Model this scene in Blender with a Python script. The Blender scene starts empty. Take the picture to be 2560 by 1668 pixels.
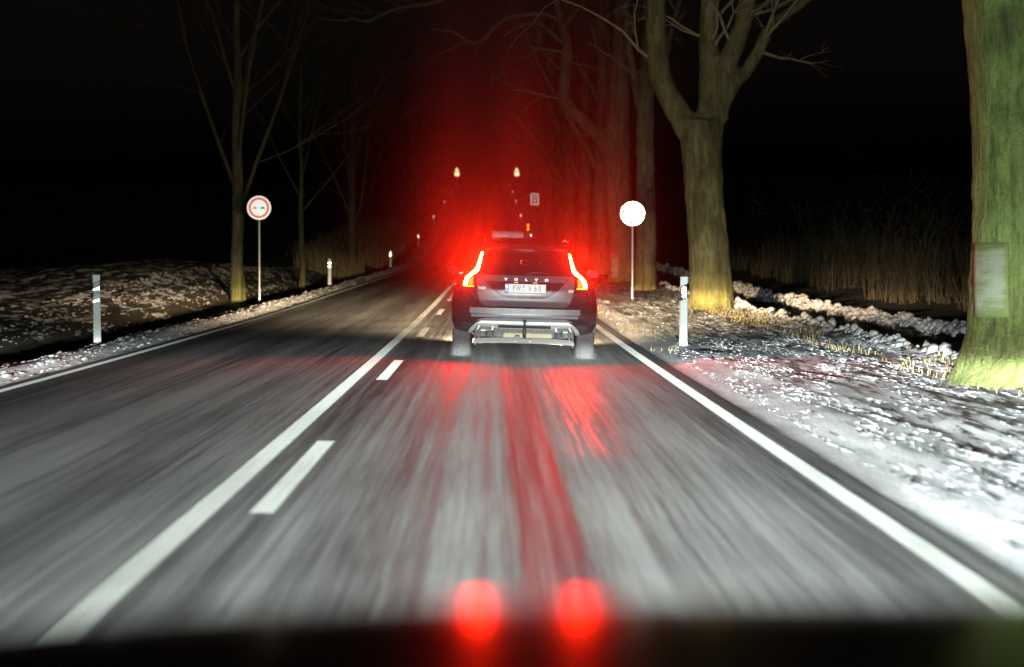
import bpy, bmesh, math, random
import numpy as np
from mathutils import Vector, Matrix

S = bpy.context.scene
R = math.radians
col = S.collection

# ------------------------------------------------------------------ camera
cam_d = bpy.data.cameras.new("camera")
cam = bpy.data.objects.new("camera", cam_d)
col.objects.link(cam)
CZ = 1.244
cam.location = (0, 0, CZ)
cam.rotation_euler = (R(90 - 1.974), 0, R(-0.507))
cam_d.sensor_width = 36
cam_d.lens = 78.64
cam_d.clip_start = 0.05
cam_d.clip_end = 3000
cam_d.dof.use_dof = True
cam_d.dof.focus_distance = 30.0
cam_d.dof.aperture_fstop = 2.0
S.camera = cam

# ------------------------------------------------------------------ night sky
w = bpy.data.worlds.new("World")
S.world = w
w.use_nodes = True
nt = w.node_tree
bg = nt.nodes["Background"]
sky = nt.nodes.new("ShaderNodeTexSky")
sky.sky_type = 'NISHITA'
sky.sun_disc = False
sky.sun_elevation = R(-1.5)
sky.sun_rotation = R(200)
hs = nt.nodes.new("ShaderNodeHueSaturation")
hs.inputs['Saturation'].default_value = 0.35
nt.links.new(sky.outputs[0], hs.inputs['Color'])
nt.links.new(hs.outputs[0], bg.inputs[0])
bg.inputs[1].default_value = 0.008

S.view_settings.view_transform = 'Standard'
S.view_settings.look = 'None'
S.view_settings.gamma = 1
S.view_settings.exposure = 0
S.view_settings.use_curve_mapping = False
S.render.engine = 'CYCLES'
cy = S.cycles
cy.use_light_tree = False
cy.use_denoising = True
cy.max_bounces = 6
cy.diffuse_bounces = 2
cy.glossy_bounces = 3
cy.transmission_bounces = 4
cy.volume_bounces = 0
cy.transparent_max_bounces = 8
cy.sample_clamp_indirect = 4
cy.sample_clamp_direct = 0
cy.caustics_reflective = False
cy.caustics_refractive = False
cy.volume_step_rate = 2.0
cy.volume_max_steps = 64

# headlamps: a headlamp's beam pattern is a function of the direction it is seen from
OWN_I, LEAD_I, TAIL_E = 2.6e4, 1.8e4, 1600.0
OWN_BEAM = [(-.2, .019), (-.1, .053), (-.065, .130), (-.045, .27), (-.034, .50), (-.028, .72), (-.0235, .50), (-.019, .14),
            (-.012, .075), (.01, .070), (.03, .045), (.06, .026), (.1, .020), (.2, .014)]
LEAD_BEAM = [(-.2, .018), (-.1, .05), (-.06, .14), (-.035, .40), (-.02, .75), (-.012, .50), (-.005, .20),
             (.004, .15), (.014, .065), (.03, .040), (.08, .018), (.2, .008)]


def headlamp(name, loc, power, colr, beam, side_l, side_r, width, parent=None):
    L = bpy.data.lights.new(name, 'POINT')
    L.energy = power * 4 * math.pi
    L.color = colr
    L.shadow_soft_size = 0.06
    L.use_nodes = True
    t = L.node_tree
    em = [n for n in t.nodes if n.type == 'EMISSION'][0]
    geo = t.nodes.new("ShaderNodeNewGeometry")
    sep = t.nodes.new("ShaderNodeSeparateXYZ")
    t.links.new(geo.outputs['Incoming'], sep.inputs[0])

    def M(op, a, b=None, c=None):
        n = t.nodes.new("ShaderNodeMath")
        n.operation = op
        for i, v in enumerate((a, b, c)):
            if v is None:
                continue
            if isinstance(v, (int, float)):
                n.inputs[i].default_value = v
            else:
                t.links.new(v, n.inputs[i])
        return n.outputs[0]
    SG = LAMP_SIGN
    dy = M('MULTIPLY', sep.outputs[1], SG)
    dx = M('MULTIPLY', sep.outputs[0], SG)
    dz = M('MULTIPLY', sep.outputs[2], SG)
    hor = M('SQRT', M('ADD', M('MULTIPLY', dx, dx), M('MULTIPLY', dy, dy)))
    e = M('DIVIDE', dz, M('MAXIMUM', hor, 0.01))
    mr = t.nodes.new("ShaderNodeMapRange")
    mr.inputs['From Min'].default_value = -.2
    mr.inputs['From Max'].default_value = .2
    t.links.new(e, mr.inputs['Value'])
    cr = t.nodes.new("ShaderNodeValToRGB")
    cr.color_ramp.interpolation = 'EASE'
    els = cr.color_ramp.elements
    while len(els) > 2:
        els.remove(els[-1])
    els[0].position = 0
    els[1].position = 1
    for i, (x, v) in enumerate(beam):
        p = (x + .2) / .4
        if i == 0:
            k = els[0]
        elif i == len(beam) - 1:
            k = els[len(els) - 1]
        else:
            k = els.new(p)
        k.color = (v, v, v, 1)
    t.links.new(mr.outputs[0], cr.inputs[0])
    az = M('DIVIDE', dx, M('MAXIMUM', dy, 0.02))
    a2 = M('DIVIDE', az, width)
    a2 = M('MULTIPLY', a2, a2)
    fall = M('DIVIDE', 1.0, M('ADD', 1.0, M('MULTIPLY', a2, a2)))
    sl = M('ADD', side_l, M('MULTIPLY', side_r - side_l,
           M('SMOOTH_MIN', M('MAXIMUM', M('ADD', M('MULTIPLY', az, 6.0), .9), 0.0), 1.0, .05)))
    front = M('GREATER_THAN', dy, 0.03)
    f = M('MULTIPLY', M('MULTIPLY', cr.outputs[0], fall), M('MULTIPLY', sl, front))
    t.links.new(f, em.inputs['Strength'])
    o = bpy.data.objects.new(name, L)
    col.objects.link(o)
    o.location = loc
    if parent:
        o.parent = parent
    return o


LAMP_SIGN = 1.0


# ------------------------------------------------------------------ small tools
def tag(o, label=None, cat=None, group=None, kind=None):
    if label: o["label"] = label
    if cat: o["category"] = cat
    if group: o["group"] = group
    if kind: o["kind"] = kind
    return o


def empty(name, loc=(0, 0, 0), rot=(0, 0, 0)):
    o = bpy.data.objects.new(name, None)
    col.objects.link(o)
    o.location = loc
    o.rotation_euler = rot
    o.empty_display_size = .2
    return o


class MB:
    def __init__(s):
        s.v = []; s.f = []; s.m = []

    def add(s, vs, fs, mi=0):
        n = len(s.v)
        s.v += [tuple(v) for v in vs]
        s.f += [tuple(i + n for i in f) for f in fs]
        s.m += [mi] * len(fs)
        return s

    def box(s, x0, x1, y0, y1, z0, z1, mi=0, bev=0.0):
        if bev <= 0:
            vs = [(x, y, z) for z in (z0, z1) for y in (y0, y1) for x in (x0, x1)]
            fs = [(0, 2, 3, 1), (4, 5, 7, 6), (0, 1, 5, 4), (2, 6, 7, 3), (0, 4, 6, 2), (1, 3, 7, 5)]
            return s.add(vs, fs, mi)
        bm = bmesh.new()
        bmesh.ops.create_cube(bm, size=1)
        for v in bm.verts:
            v.co = Vector((x0 + (v.co.x + .5) * (x1 - x0), y0 + (v.co.y + .5) * (y1 - y0), z0 + (v.co.z + .5) * (z1 - z0)))
        bmesh.ops.bevel(bm, geom=list(bm.edges), offset=bev, segments=2, affect='EDGES', profile=.5)
        bm.verts.index_update()
        s.add([v.co[:] for v in bm.verts], [[v.index for v in f.verts] for f in bm.faces], mi)
        bm.free()
        return s

    def tube(s, pts, rad, n=8, cap=True, mi=0, squash=None):
        pts = [Vector(p) for p in pts]
        if not hasattr(rad, '__len__'):
            rad = [rad] * len(pts)
        base = len(s.v)
        prev = None
        for i, p in enumerate(pts):
            d = (pts[min(i + 1, len(pts) - 1)] - pts[max(i - 1, 0)])
            if d.length < 1e-9: d = Vector((0, 0, 1))
            d.normalize()
            if prev is None:
                a = Vector((1, 0, 0)) if abs(d.x) < .9 else Vector((0, 1, 0))
            else:
                a = prev
            u = (a - d * a.dot(d)).normalized()
            prev = u
            v = d.cross(u)
            for k in range(n):
                t = 2 * math.pi * k / n
                s.v.append(tuple(p + (u * math.cos(t) + v * math.sin(t)) * rad[i]))
        for i in range(len(pts) - 1):
            for k in range(n):
                a = base + i * n + k; b = base + i * n + (k + 1) % n
                s.f.append((a, b, b + n, a + n)); s.m.append(mi)
        if cap:
            s.f.append(tuple(base + k for k in range(n))[::-1]); s.m.append(mi)
            s.f.append(tuple(base + (len(pts) - 1) * n + k for k in range(n))); s.m.append(mi)
        return s

    def prism(s, poly, y0, y1, mi=0):
        n = len(poly)
        vs = [(x, y0, z) for x, z in poly] + [(x, y1, z) for x, z in poly]
        fs = [tuple(range(n)), tuple(range(2 * n - 1, n - 1, -1))]
        fs += [(i, i + n, (i + 1) % n + n, (i + 1) % n) for i in range(n)]
        return s.add(vs, fs, mi)

    def grid(s, rows, mi=0, close=False):
        nr, nc = len(rows), len(rows[0])
        vs = [p for r in rows for p in r]
        fs = []
        for i in range(nr - 1):
            for j in range(nc - (0 if close else 1)):
                k = (j + 1) % nc
                fs.append((i * nc + j, i * nc + k, (i + 1) * nc + k, (i + 1) * nc + j))
        return s.add(vs, fs, mi)

    def build(s, name, mat, parent=None, smooth=False, fixn=True):
        me = bpy.data.meshes.new(name)
        me.from_pydata(s.v, [], s.f)
        mats = mat if isinstance(mat, (list, tuple)) else [mat]
        for m in mats: me.materials.append(m)
        if len(mats) > 1:
            me.polygons.foreach_set('material_index', s.m)
        if fixn:
            bm = bmesh.new(); bm.from_mesh(me)
            bmesh.ops.recalc_face_normals(bm, faces=bm.faces)
            bm.to_mesh(me); bm.free()
        if smooth:
            me.polygons.foreach_set('use_smooth', [True] * len(me.polygons))
            if smooth == 'auto':
                me.set_sharp_from_angle(angle=R(40))
        me.update()
        o = bpy.data.objects.new(name, me)
        col.objects.link(o)
        if parent: o.parent = parent
        return o


def arr_mesh(name, V, F, mats, parent=None, smooth=True):
    me = bpy.data.meshes.new(name)
    me.from_pydata(V.tolist() if hasattr(V, 'tolist') else V, [], F.tolist() if hasattr(F, 'tolist') else F)
    for m in (mats if isinstance(mats, (list, tuple)) else [mats]): me.materials.append(m)
    if smooth: me.polygons.foreach_set('use_smooth', [True] * len(me.polygons))
    me.update()
    o = bpy.data.objects.new(name, me)
    col.objects.link(o)
    if parent: o.parent = parent
    return o


# value noise (numpy)
_rs = np.random.RandomState(7)
_tab = _rs.rand(256, 256)


def vnoise(x, y):
    xi = np.floor(x).astype(int); yi = np.floor(y).astype(int)
    fx = x - xi; fy = y - yi
    fx = fx * fx * (3 - 2 * fx); fy = fy * fy * (3 - 2 * fy)
    g = lambda a, b: _tab[a % 256, b % 256]
    return (g(xi, yi) * (1 - fx) + g(xi + 1, yi) * fx) * (1 - fy) + (g(xi, yi + 1) * (1 - fx) + g(xi + 1, yi + 1) * fx) * fy


def fbm(x, y, o=4):
    s = 0; a = .5; t = 0
    for i in range(o):
        s = s + a * vnoise(x * 2 ** i + 17.3 * i, y * 2 ** i + 5.1 * i); t += a; a *= .5
    return s / t


# ------------------------------------------------------------------ materials
def mat(name):
    m = bpy.data.materials.new(name)
    m.use_nodes = True
    t = m.node_tree
    return m, t, t.nodes['Principled BSDF']


def N(t, typ, **kw):
    n = t.nodes.new(typ)
    for k, v in kw.items():
        if k.startswith('i_'):
            key = k[2:].replace('_', ' ')
            n.inputs[key].default_value = v
        else:
            setattr(n, k, v)
    return n


def pos_scaled(t, sc, coord='geo', off=(0, 0, 0)):
    mp = N(t, "ShaderNodeMapping")
    mp.inputs['Scale'].default_value = sc
    mp.inputs['Location'].default_value = off
    if coord == 'geo':
        g = N(t, "ShaderNodeNewGeometry")
        t.links.new(g.outputs['Position'], mp.inputs[0])
    else:
        g = N(t, "ShaderNodeTexCoord")
        t.links.new(g.outputs['Object'], mp.inputs[0])
    return mp.outputs[0]


def noise(t, vec, scale=1, detail=4, rough=.6, dist=0):
    n = N(t, "ShaderNodeTexNoise")
    n.inputs['Scale'].default_value = scale
    n.inputs['Detail'].default_value = detail
    n.inputs['Roughness'].default_value = rough
    n.inputs['Distortion'].default_value = dist
    t.links.new(vec, n.inputs['Vector'])
    return n.outputs[0]


def ramp(t, fac, stops, interp='LINEAR'):
    r = N(t, "ShaderNodeValToRGB")
    r.color_ramp.interpolation = interp
    e = r.color_ramp.elements
    for i, (p, c) in enumerate(stops):
        if not hasattr(c, '__len__'): c = (c, c, c)
        if i == 0: k = e[0]; k.position = p
        elif i == len(stops) - 1: k = e[len(e) - 1]; k.position = p
        else: k = e.new(p)
        k.color = (*c, 1)
    t.links.new(fac, r.inputs[0])
    return r.outputs[0]


def mixc(t, fac, a, b, mode='MIX'):
    m = N(t, "ShaderNodeMix", data_type='RGBA', blend_type=mode)
    for sock, v in ((m.inputs[0], fac), (m.inputs[6], a), (m.inputs[7], b)):
        if isinstance(v, (int, float)): sock.default_value = v
        elif isinstance(v, tuple): sock.default_value = (*v, 1) if len(v) == 3 else v
        else: t.links.new(v, sock)
    return m.outputs[2]


def mth(t, op, a, b=None, clamp=False):
    n = N(t, "ShaderNodeMath", operation=op, use_clamp=clamp)
    for i, v in enumerate((a, b)):
        if v is None: continue
        if isinstance(v, (int, float)): n.inputs[i].default_value = v
        else: t.links.new(v, n.inputs[i])
    return n.outputs[0]


def bump(t, b, h, strength=.3, dist=.02):
    n = N(t, "ShaderNodeBump")
    n.inputs['Strength'].default_value = strength
    n.inputs['Distance'].default_value = dist
    t.links.new(h, n.inputs['Height'])
    t.links.new(n.outputs[0], b.inputs['Normal'])


def plain(name, c, rough=.5, metal=0.0, coat=0.0, var=.15, scale=8, spec=.5):
    m, t, b = mat(name)
    n = noise(t, pos_scaled(t, (1, 1, 1), 'obj'), scale, 4)
    lo = tuple(x * (1 - var) for x in c); hi = tuple(min(1, x * (1 + var)) for x in c)
    t.links.new(ramp(t, n, [(.3, lo), (.7, hi)]), b.inputs['Base Color'])
    t.links.new(ramp(t, n, [(.3, max(0, rough - .05)), (.7, min(1, rough + .08))]), b.inputs['Roughness'])
    b.inputs['Metallic'].default_value = metal
    b.inputs['Coat Weight'].default_value = coat
    b.inputs['Specular IOR Level'].default_value = spec
    return m


def retro(name, c, amount, rough=.16, base=.7):
    """Retroreflective sheeting: light goes back the way it came (lobe centred on the incoming direction)."""
    m, t, b = mat(name)
    n = noise(t, pos_scaled(t, (1, 1, 1), 'obj'), 30, 3)
    t.links.new(ramp(t, n, [(.3, tuple(x * .92 * base for x in c)), (.7, tuple(x * base for x in c))]), b.inputs['Base Color'])
    b.inputs['Roughness'].default_value = .5
    g = N(t, "ShaderNodeBsdfGlossy")
    g.inputs['Roughness'].default_value = rough
    g.inputs['Color'].default_value = (*[x * amount for x in c], 1)
    geo = N(t, "ShaderNodeNewGeometry")
    t.links.new(geo.outputs['Incoming'], g.inputs['Normal'])
    ad = N(t, "ShaderNodeAddShader")
    t.links.new(b.outputs[0], ad.inputs[0]); t.links.new(g.outputs[0], ad.inputs[1])
    t.links.new(ad.outputs[0], t.nodes['Material Output'].inputs['Surface'])
    return m


def emis(name, c, s):
    m, t, b = mat(name)
    b.inputs['Base Color'].default_value = (*[min(1, x) * .5 for x in c], 1)
    b.inputs['Emission Color'].default_value = (*c, 1)
    b.inputs['Emission Strength'].default_value = s
    return m


# asphalt: long streaks of salt, wheel polish and frozen slush along the lane
def asphalt():
    m, t, b = mat("asphalt")
    wide = noise(t, pos_scaled(t, (2.6, .022, 0)), 1, 3, .6)
    fine = noise(t, pos_scaled(t, (17, .16, 0), off=(3, 1, 0)), 1, 4, .7)
    hair = noise(t, pos_scaled(t, (70, .9, 0), off=(9, 2, 0)), 1, 3, .6)
    patch = noise(t, pos_scaled(t, (.8, .06, 0), off=(1, 7, 0)), 1, 3, .5)
    s = mth(t, 'ADD', mth(t, 'MULTIPLY', wide, .42), mth(t, 'MULTIPLY', fine, .46))
    s = mth(t, 'ADD', s, mth(t, 'MULTIPLY', hair, .22))
    s = mth(t, 'ADD', s, mth(t, 'MULTIPLY', patch, .22))
    geo = N(t, "ShaderNodeNewGeometry"); sep = N(t, "ShaderNodeSeparateXYZ")
    t.links.new(geo.outputs['Position'], sep.inputs[0])
    # polished dark wheel paths and pale strips between them (fixed across the lane)
    lane = ramp(t, mth(t, 'MULTIPLY', mth(t, 'ADD', sep.outputs[0], 5.2), 1 / 7.6), [
        (0.0, .28), (.10, .34), (.20, .52), (.26, .30), (.325, .72), (.36, .40), (.42, .46), (.485, .56), (.54, .30), (.60, .36), (.645, .30), (.655, .60),
        (.69, .66), (.700, .38), (.735, .36), (.745, .62), (.80, .64), (.86, .55), (.92, .40), (.95, .26), (1.0, .22)])
    s = mth(t, 'ADD', mth(t, 'MULTIPLY', mth(t, 'SUBTRACT', s, .125), .82), mth(t, 'MULTIPLY', lane, .36))
    c = ramp(t, s, [(.36, (.022, .022, .026)), (.49, (.064, .064, .070)), (.58, (.165, .165, .162)), (.70, (.30, .303, .295))])
    t.links.new(c, b.inputs['Base Color'])
    strip = ramp(t, mth(t, 'MULTIPLY', mth(t, 'ADD', sep.outputs[0], 5.2), 1 / 7.6), [(.697, 0), (.703, 1), (.732, 1), (.742, 0)])
    rg = ramp(t, s, [(.36, .38), (.52, .50), (.66, .72)])
    wetn = ramp(t, mth(t, 'ADD', mth(t, 'MULTIPLY', fine, .5), mth(t, 'MULTIPLY', patch, .5)), [(.40, .25), (.58, 1)])
    rg = mixc(t, mth(t, 'MULTIPLY', mth(t, 'MULTIPLY', strip, wetn), .62), rg, (.30, .30, .30))
    # thin ice sheet right of the strip
    px_ = mth(t, 'ADD', sep.outputs[0], mth(t, 'MULTIPLY', fine, .5))
    ice = mth(t, 'MULTIPLY', ramp(t, mth(t, 'MULTIPLY', px_, .5), [(.34, 0), (.46, 1), (.58, 1), (.76, 0)]),
              ramp(t, mth(t, 'MULTIPLY', mth(t, 'ADD', sep.outputs[1], mth(t, 'MULTIPLY', hair, 3.0)), 1 / 40), [(.385, 0), (.41, 1), (.66, 1), (.72, 0)]))
    wet2 = ramp(t, mth(t, 'ADD', mth(t, 'MULTIPLY', fine, .6), mth(t, 'MULTIPLY', hair, .4)), [(.42, .15), (.58, 1)])
    rg = mixc(t, mth(t, 'MULTIPLY', mth(t, 'MULTIPLY', ice, wet2), .85), rg, (.28, .28, .28))
    t.links.new(rg, b.inputs['Roughness'])
    b.inputs['Specular IOR Level'].default_value = .5
    grain = noise(t, pos_scaled(t, (120, 14, 0)), 1, 3)
    bump(t, b, mth(t, 'ADD', grain, fine), .30, .006)
    return m


def snowy(name, dark1, dark2, snow_bias=0.0, stretch=.22, scale=5.0, lateral=None):
    m, t, b = mat(name)
    v = pos_scaled(t, (1, stretch, 1))
    big = noise(t, v, scale * .35, 3, .5)
    med = noise(t, v, scale, 5, .62, .4)
    fine = noise(t, v, scale * 5, 4, .7)
    s = mth(t, 'ADD', mth(t, 'MULTIPLY', med, .72), mth(t, 'MULTIPLY', big, .28))
    s = mth(t, 'ADD', s, mth(t, 'MULTIPLY', mth(t, 'SUBTRACT', fine, .5), .34))
    if lateral:
        geo = N(t, "ShaderNodeNewGeometry"); sep = N(t, "ShaderNodeSeparateXYZ")
        t.links.new(geo.outputs['Position'], sep.inputs[0])
        lo, hi, stops = lateral
        l = ramp(t, mth(t, 'MULTIPLY', mth(t, 'SUBTRACT', sep.outputs[0], lo), 1 / (hi - lo)), stops)
        s = mth(t, 'ADD', s, mth(t, 'MULTIPLY', mth(t, 'SUBTRACT', l, .5), .6))
    s = mth(t, 'ADD', s, snow_bias)
    k = ramp(t, s, [(.455, 0), (.505, 1)])
    dk = mixc(t, fine, dark1, dark2)
    sn = mixc(t, ramp(t, med, [(.35, 0), (.65, 1)]), (.60, .62, .64), (.88, .90, .91))
    t.links.new(mixc(t, k, dk, sn), b.inputs['Base Color'])
    b.inputs['Roughness'].default_value = .65
    b.inputs['Specular IOR Level'].default_value = .3
    bump(t, b, mth(t, 'ADD', k, fine), .7, .035)
    return m


def bark(name, c0, c1, moss, moss_h=(0.2, 1.4), algae=.5):
    m, t, b = mat(name)
    v = pos_scaled(t, (1, 1, .35))
    n1 = noise(t, v, 3.5, 5, .6, .3)
    n2 = noise(t, pos_scaled(t, (1, 1, 1)), 1.1, 3, .5)
    n3 = noise(t, pos_scaled(t, (9, 9, 22)), 1, 4, .7)
    c = ramp(t, n1, [(.32, c0), (.62, c1)])
    alg = ramp(t, n2, [(.42, 0), (.62, 1)])
    c = mixc(t, mth(t, 'MULTIPLY', alg, algae), c, tuple(x * .75 for x in moss))
    geo = N(t, "ShaderNodeNewGeometry"); sep = N(t, "ShaderNodeSeparateXYZ")
    t.links.new(geo.outputs['Position'], sep.inputs[0])
    hz = mth(t, 'ADD', sep.outputs[2], mth(t, 'MULTIPLY', n2, 1.4))
    low = ramp(t, mth(t, 'MULTIPLY', hz, .25), [(.28, 1), (.52, 0)])
    spots = ramp(t, mth(t, 'ADD', mth(t, 'MULTIPLY', n3, .6), mth(t, 'MULTIPLY', n2, .4)), [(.42, .6), (.6, 1)])
    c = mixc(t, mth(t, 'MULTIPLY', low, spots), c, moss)
    fis = noise(t, pos_scaled(t, (11, 11, 1.6)), 1, 5, .75, .5)
    c = mixc(t, 1.0, c, ramp(t, fis, [(.34, .50), (.56, 1.05)]), 'MULTIPLY')
    t.links.new(c, b.inputs['Base Color'])
    b.inputs['Roughness'].default_value = .85
    b.inputs['Specular IOR Level'].default_value = .2
    bump(t, b, mth(t, 'ADD', mth(t, 'ADD', n1, n3), mth(t, 'MULTIPLY', fis, 2.0)), .9, .05)
    return m


M_ASPH = asphalt()
M_LINE = retro("road_paint", (.80, .82, .78), .0012, .25, .8)
_t = M_LINE.node_tree; _b = _t.nodes['Principled BSDF']
_n = noise(_t, pos_scaled(_t, (38, .8, 0)), 1, 4, .7); _n2 = noise(_t, pos_scaled(_t, (6, .7, 0)), 1, 3, .6)
_t.links.new(ramp(_t, mth(_t, 'ADD', mth(_t, 'MULTIPLY', _n, .6), mth(_t, 'MULTIPLY', _n2, .4)), [(.34, (.13, .13, .13)), (.44, (.33, .34, .32)), (.6, (.50, .52, .49))]), _b.inputs['Base Color'])
M_VERGE = snowy("verge_snow", (.025, .026, .02), (.075, .07, .05), .0, .095, 13.0,
                (2.0, 9.0, [(0.0, .40), (.035, .90), (.085, .86), (.14, .58), (.30, .50), (.42, .48), (.50, .52), (.56, .28), (.76, .28), (.82, .7), (.9, .45), (1, .2)]))
M_FIELD = snowy("field_snow", (.03, .026, .016), (.07, .055, .03), -.03, .16, 4.0,
                (-16.0, -4.9, [(0, .35), (.3, .46), (.62, .50), (.72, .40), (.78, .2), (.87, .28), (.92, .62), (.97, .70), (1, .5)]))
M_CYCLE = plain("dark_path_asphalt", (.02, .02, .022), .6, var=.4, scale=3)
M_BARK_A = bark("bark_mossy_green", (.07, .068, .035), (.185, .178, .09), (.095, .085, .022), algae=.35)
M_BARK_B = bark("bark_grey_brown", (.09, .08, .05), (.21, .19, .12), (.15, .12, .03), algae=.3)
M_BARK_G = bark("bark_algae_green", (.10, .13, .045), (.22, .30, .08), (.065, .07, .02), algae=.4)  # moss colour also darkens the foot to offset the strong headlamp beam
M_BARK_L = bark("bark_left_row", (.05, .048, .03), (.115, .11, .07), (.13, .13, .035), algae=.5)
M_TWIG = plain("twig_bark", (.048, .042, .027), .85, var=.3)
M_TWIG2 = plain("twig_bark_lit", (.15, .125, .075), .85, var=.3)  # lighter twig bark copy, lamplight on the branches put into its colour
M_REED = plain("dry_reed", (.20, .16, .07), .85, var=.35)
M_HEDGE = plain("dry_hedge", (.036, .026, .010), .9, var=.4)
def snow_lump_mat():
    m, t, b = mat("snow")
    n = noise(t, pos_scaled(t, (9, .8, 9)), 1, 4, .6)
    t.links.new(ramp(t, n, [(.36, (.09, .095, .10)), (.50, (.24, .25, .26)), (.66, (.52, .54, .55))]), b.inputs['Base Color'])
    b.inputs['Roughness'].default_value = .7
    b.inputs['Specular IOR Level'].default_value = .2
    return m


M_SNOW = snow_lump_mat()
M_ICE = plain("dirty_snow", (.21, .205, .205), .7, var=.4, scale=10)
M_POST = plain("white_plastic", (.60, .63, .60), .45, var=.06)
M_POSTGREY = plain("black_plastic_washed_out", (.40, .43, .41), .45, var=.1)  # grey copy of the black band, washed out by glare in its colour
def worn_patch():
    m, t, b = mat("worn_white_paint")
    n = noise(t, pos_scaled(t, (3, 3, 16)), 1, 5, .75)
    n2 = noise(t, pos_scaled(t, (2, 2, 2)), 1, 4, .6)
    tc = N(t, "ShaderNodeTexCoord"); sp_ = N(t, "ShaderNodeSeparateXYZ"); t.links.new(tc.outputs['Object'], sp_.inputs[0])
    ex = mth(t, 'DIVIDE', mth(t, 'ABSOLUTE', mth(t, 'ADD', sp_.outputs[0], .53)), .15)
    ez = mth(t, 'DIVIDE', mth(t, 'ABSOLUTE', mth(t, 'SUBTRACT', sp_.outputs[2], 1.10)), .37)
    ed = mth(t, 'POWER', mth(t, 'MAXIMUM', ex, ez), 5.0)
    k = mth(t, 'ADD', mth(t, 'MULTIPLY', n, .6), mth(t, 'MULTIPLY', n2, .4))
    k = ramp(t, mth(t, 'SUBTRACT', k, mth(t, 'MULTIPLY', ed, .22)), [(.36, 0), (.50, 1)])
    t.links.new(mixc(t, k, (.105, .135, .042), (.19, .21, .145)), b.inputs['Base Color'])
    b.inputs['Roughness'].default_value = .85
    bump(t, b, n, .6, .03)
    return m


M_WEARP = worn_patch()
M_WEARP2 = plain('pale_worn_paint', (.22, .21, .16), .85, var=.5, scale=6)
M_BLK = plain("black_plastic", (.02, .02, .02), .5)
M_REFL = retro("white_reflector", (1, 1, 1), .30, .14, .8)
M_REFLY = retro("amber_reflector", (1, .42, .03), .12, .14, .8)
M_SIGNW2 = retro("sign_white_glaring", (1, 1, 1), .16, .14, .8)
M_SIGNW = retro("sign_white", (1, 1, 1), .012, .14, .8)
M_SIGNR = retro("sign_red", (1, .12, .02), .012, .14, .6)
M_SIGNK = plain("sign_black", (.03, .04, .05), .5)
M_SIGNB = retro("sign_blue", (.02, .10, .35), .02, .14, .6)
M_SIGNB2 = retro('sign_border_white', (1, 1, .85), .05, .14, .8)
M_SIGNY = retro("sign_cream", (1, .9, .55), .30, .14, .8)
M_STEEL = plain("galvanised_steel", (.36, .37, .37), .45, .6)
M_PAINT = plain("black_car_paint", (.014, .013, .016), .26, 0.0, .4, .1)
M_GATE = plain("car_paint_sheen", (.10, .10, .112), .36, 0.35, 1.0, .05)  # lighter copy of the body paint, grey sheen put into its colour
M_PLAST = plain("grey_bumper_plastic", (.13, .13, .14), .42, 0, 0, .1, 14)
M_DARKP = plain("dark_plastic", (.03, .03, .032), .55)
M_SILV = plain("silver_skid_plate", (.78, .79, .75), .5, .0, 0, .06)
M_CHROME = plain("chrome", (.75, .75, .72), .15, 1.0)
M_UNDER = plain("underbody_metal", (.085, .08, .075), .6, .2, 0, .35, 12)
M_MUFF = plain("muffler_metal", (.26, .22, .13), .6, .2, 0, .25, 12)
M_RUBBER = plain("tyre_rubber", (.022, .021, .022), .7, var=.3)
M_RIM = plain("rim_alloy", (.4, .4, .42), .35, .8)
M_GLASSD = plain("tinted_glass", (.008, .008, .01), .06, 0, 0, .05)
M_TAIL = emis("tail_light_lit", (1.0, .013, .0016), TAIL_E)
M_TAIL2 = emis("tail_light_dim", (1.0, .16, .02), 3.2)
M_TAIL3 = emis("tail_light_bar", (1.0, .34, .02), 6.0)
M_LENS = plain("red_lens", (.12, .005, .005), .3, 0, 0)
M_PLATE = retro("number_plate_white", (1, 1, 1), .0004, .18, .46)
M_PLATEB = retro("number_plate_blue", (.03, .32, .80), .0004, .18, .6)
M_INK = plain("black_ink", (.01, .01, .012), .5)
M_GLOWR = emis("red_glow_disc", (1, .10, .03), 1.6)
M_WARM = emis("number_plate_lamp_lens", (1, .45, .12), 2.0)
M_HOOD = plain("own_bonnet_black_paint", (.012, .012, .013), .18, 0, .0, .08, spec=.6)

M_TAIL.cycles.emission_sampling = 'FRONT'
for m_ in (M_TAIL2, M_TAIL3, M_GLOWR, M_WARM):
    m_.cycles.emission_sampling = 'NONE'
w.cycles.sampling_method = 'NONE'

# ------------------------------------------------------------------ terrain
PR = [(-40, 0), (0, 0), (34, 0), (55, .07), (74, .2), (94, .33), (127, .62), (150, 1.0), (171, 1.72), (184, 2.2), (205, 3.2), (234, 4.75),
      (284, 7.5), (334, 10.1), (384, 12.7), (450, 16), (600, 20), (900, 22), (1600, 22)]
PY = np.array([p[0] for p in PR], float); PZ = np.array([p[1] for p in PR], float)
_dy = np.diff(PY); _s = np.diff(PZ) / _dy
_m = np.zeros(len(PY)); _m[1:-1] = (_s[:-1] * _dy[1:] + _s[1:] * _dy[:-1]) / (_dy[1:] + _dy[:-1])


def base(y):
    y = np.clip(np.asarray(y, float), PY[0], PY[-1] - 1e-6)
    i = np.clip(np.searchsorted(PY, y, side='right') - 1, 0, len(PY) - 2)
    h = _dy[i]; t = (y - PY[i]) / h
    return ((2 * t**3 - 3 * t**2 + 1) * PZ[i] + (t**3 - 2 * t**2 + t) * h * _m[i] + (-2 * t**3 + 3 * t**2) * PZ[i + 1] + (t**3 - t**2) * h * _m[i + 1])


CROWN = -1.45


def roadz(x, y):
    return base(y) - .026 * np.abs(np.asarray(x, float) - CROWN)


XL, XR = -5.12, 2.20     # asphalt edges


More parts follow.
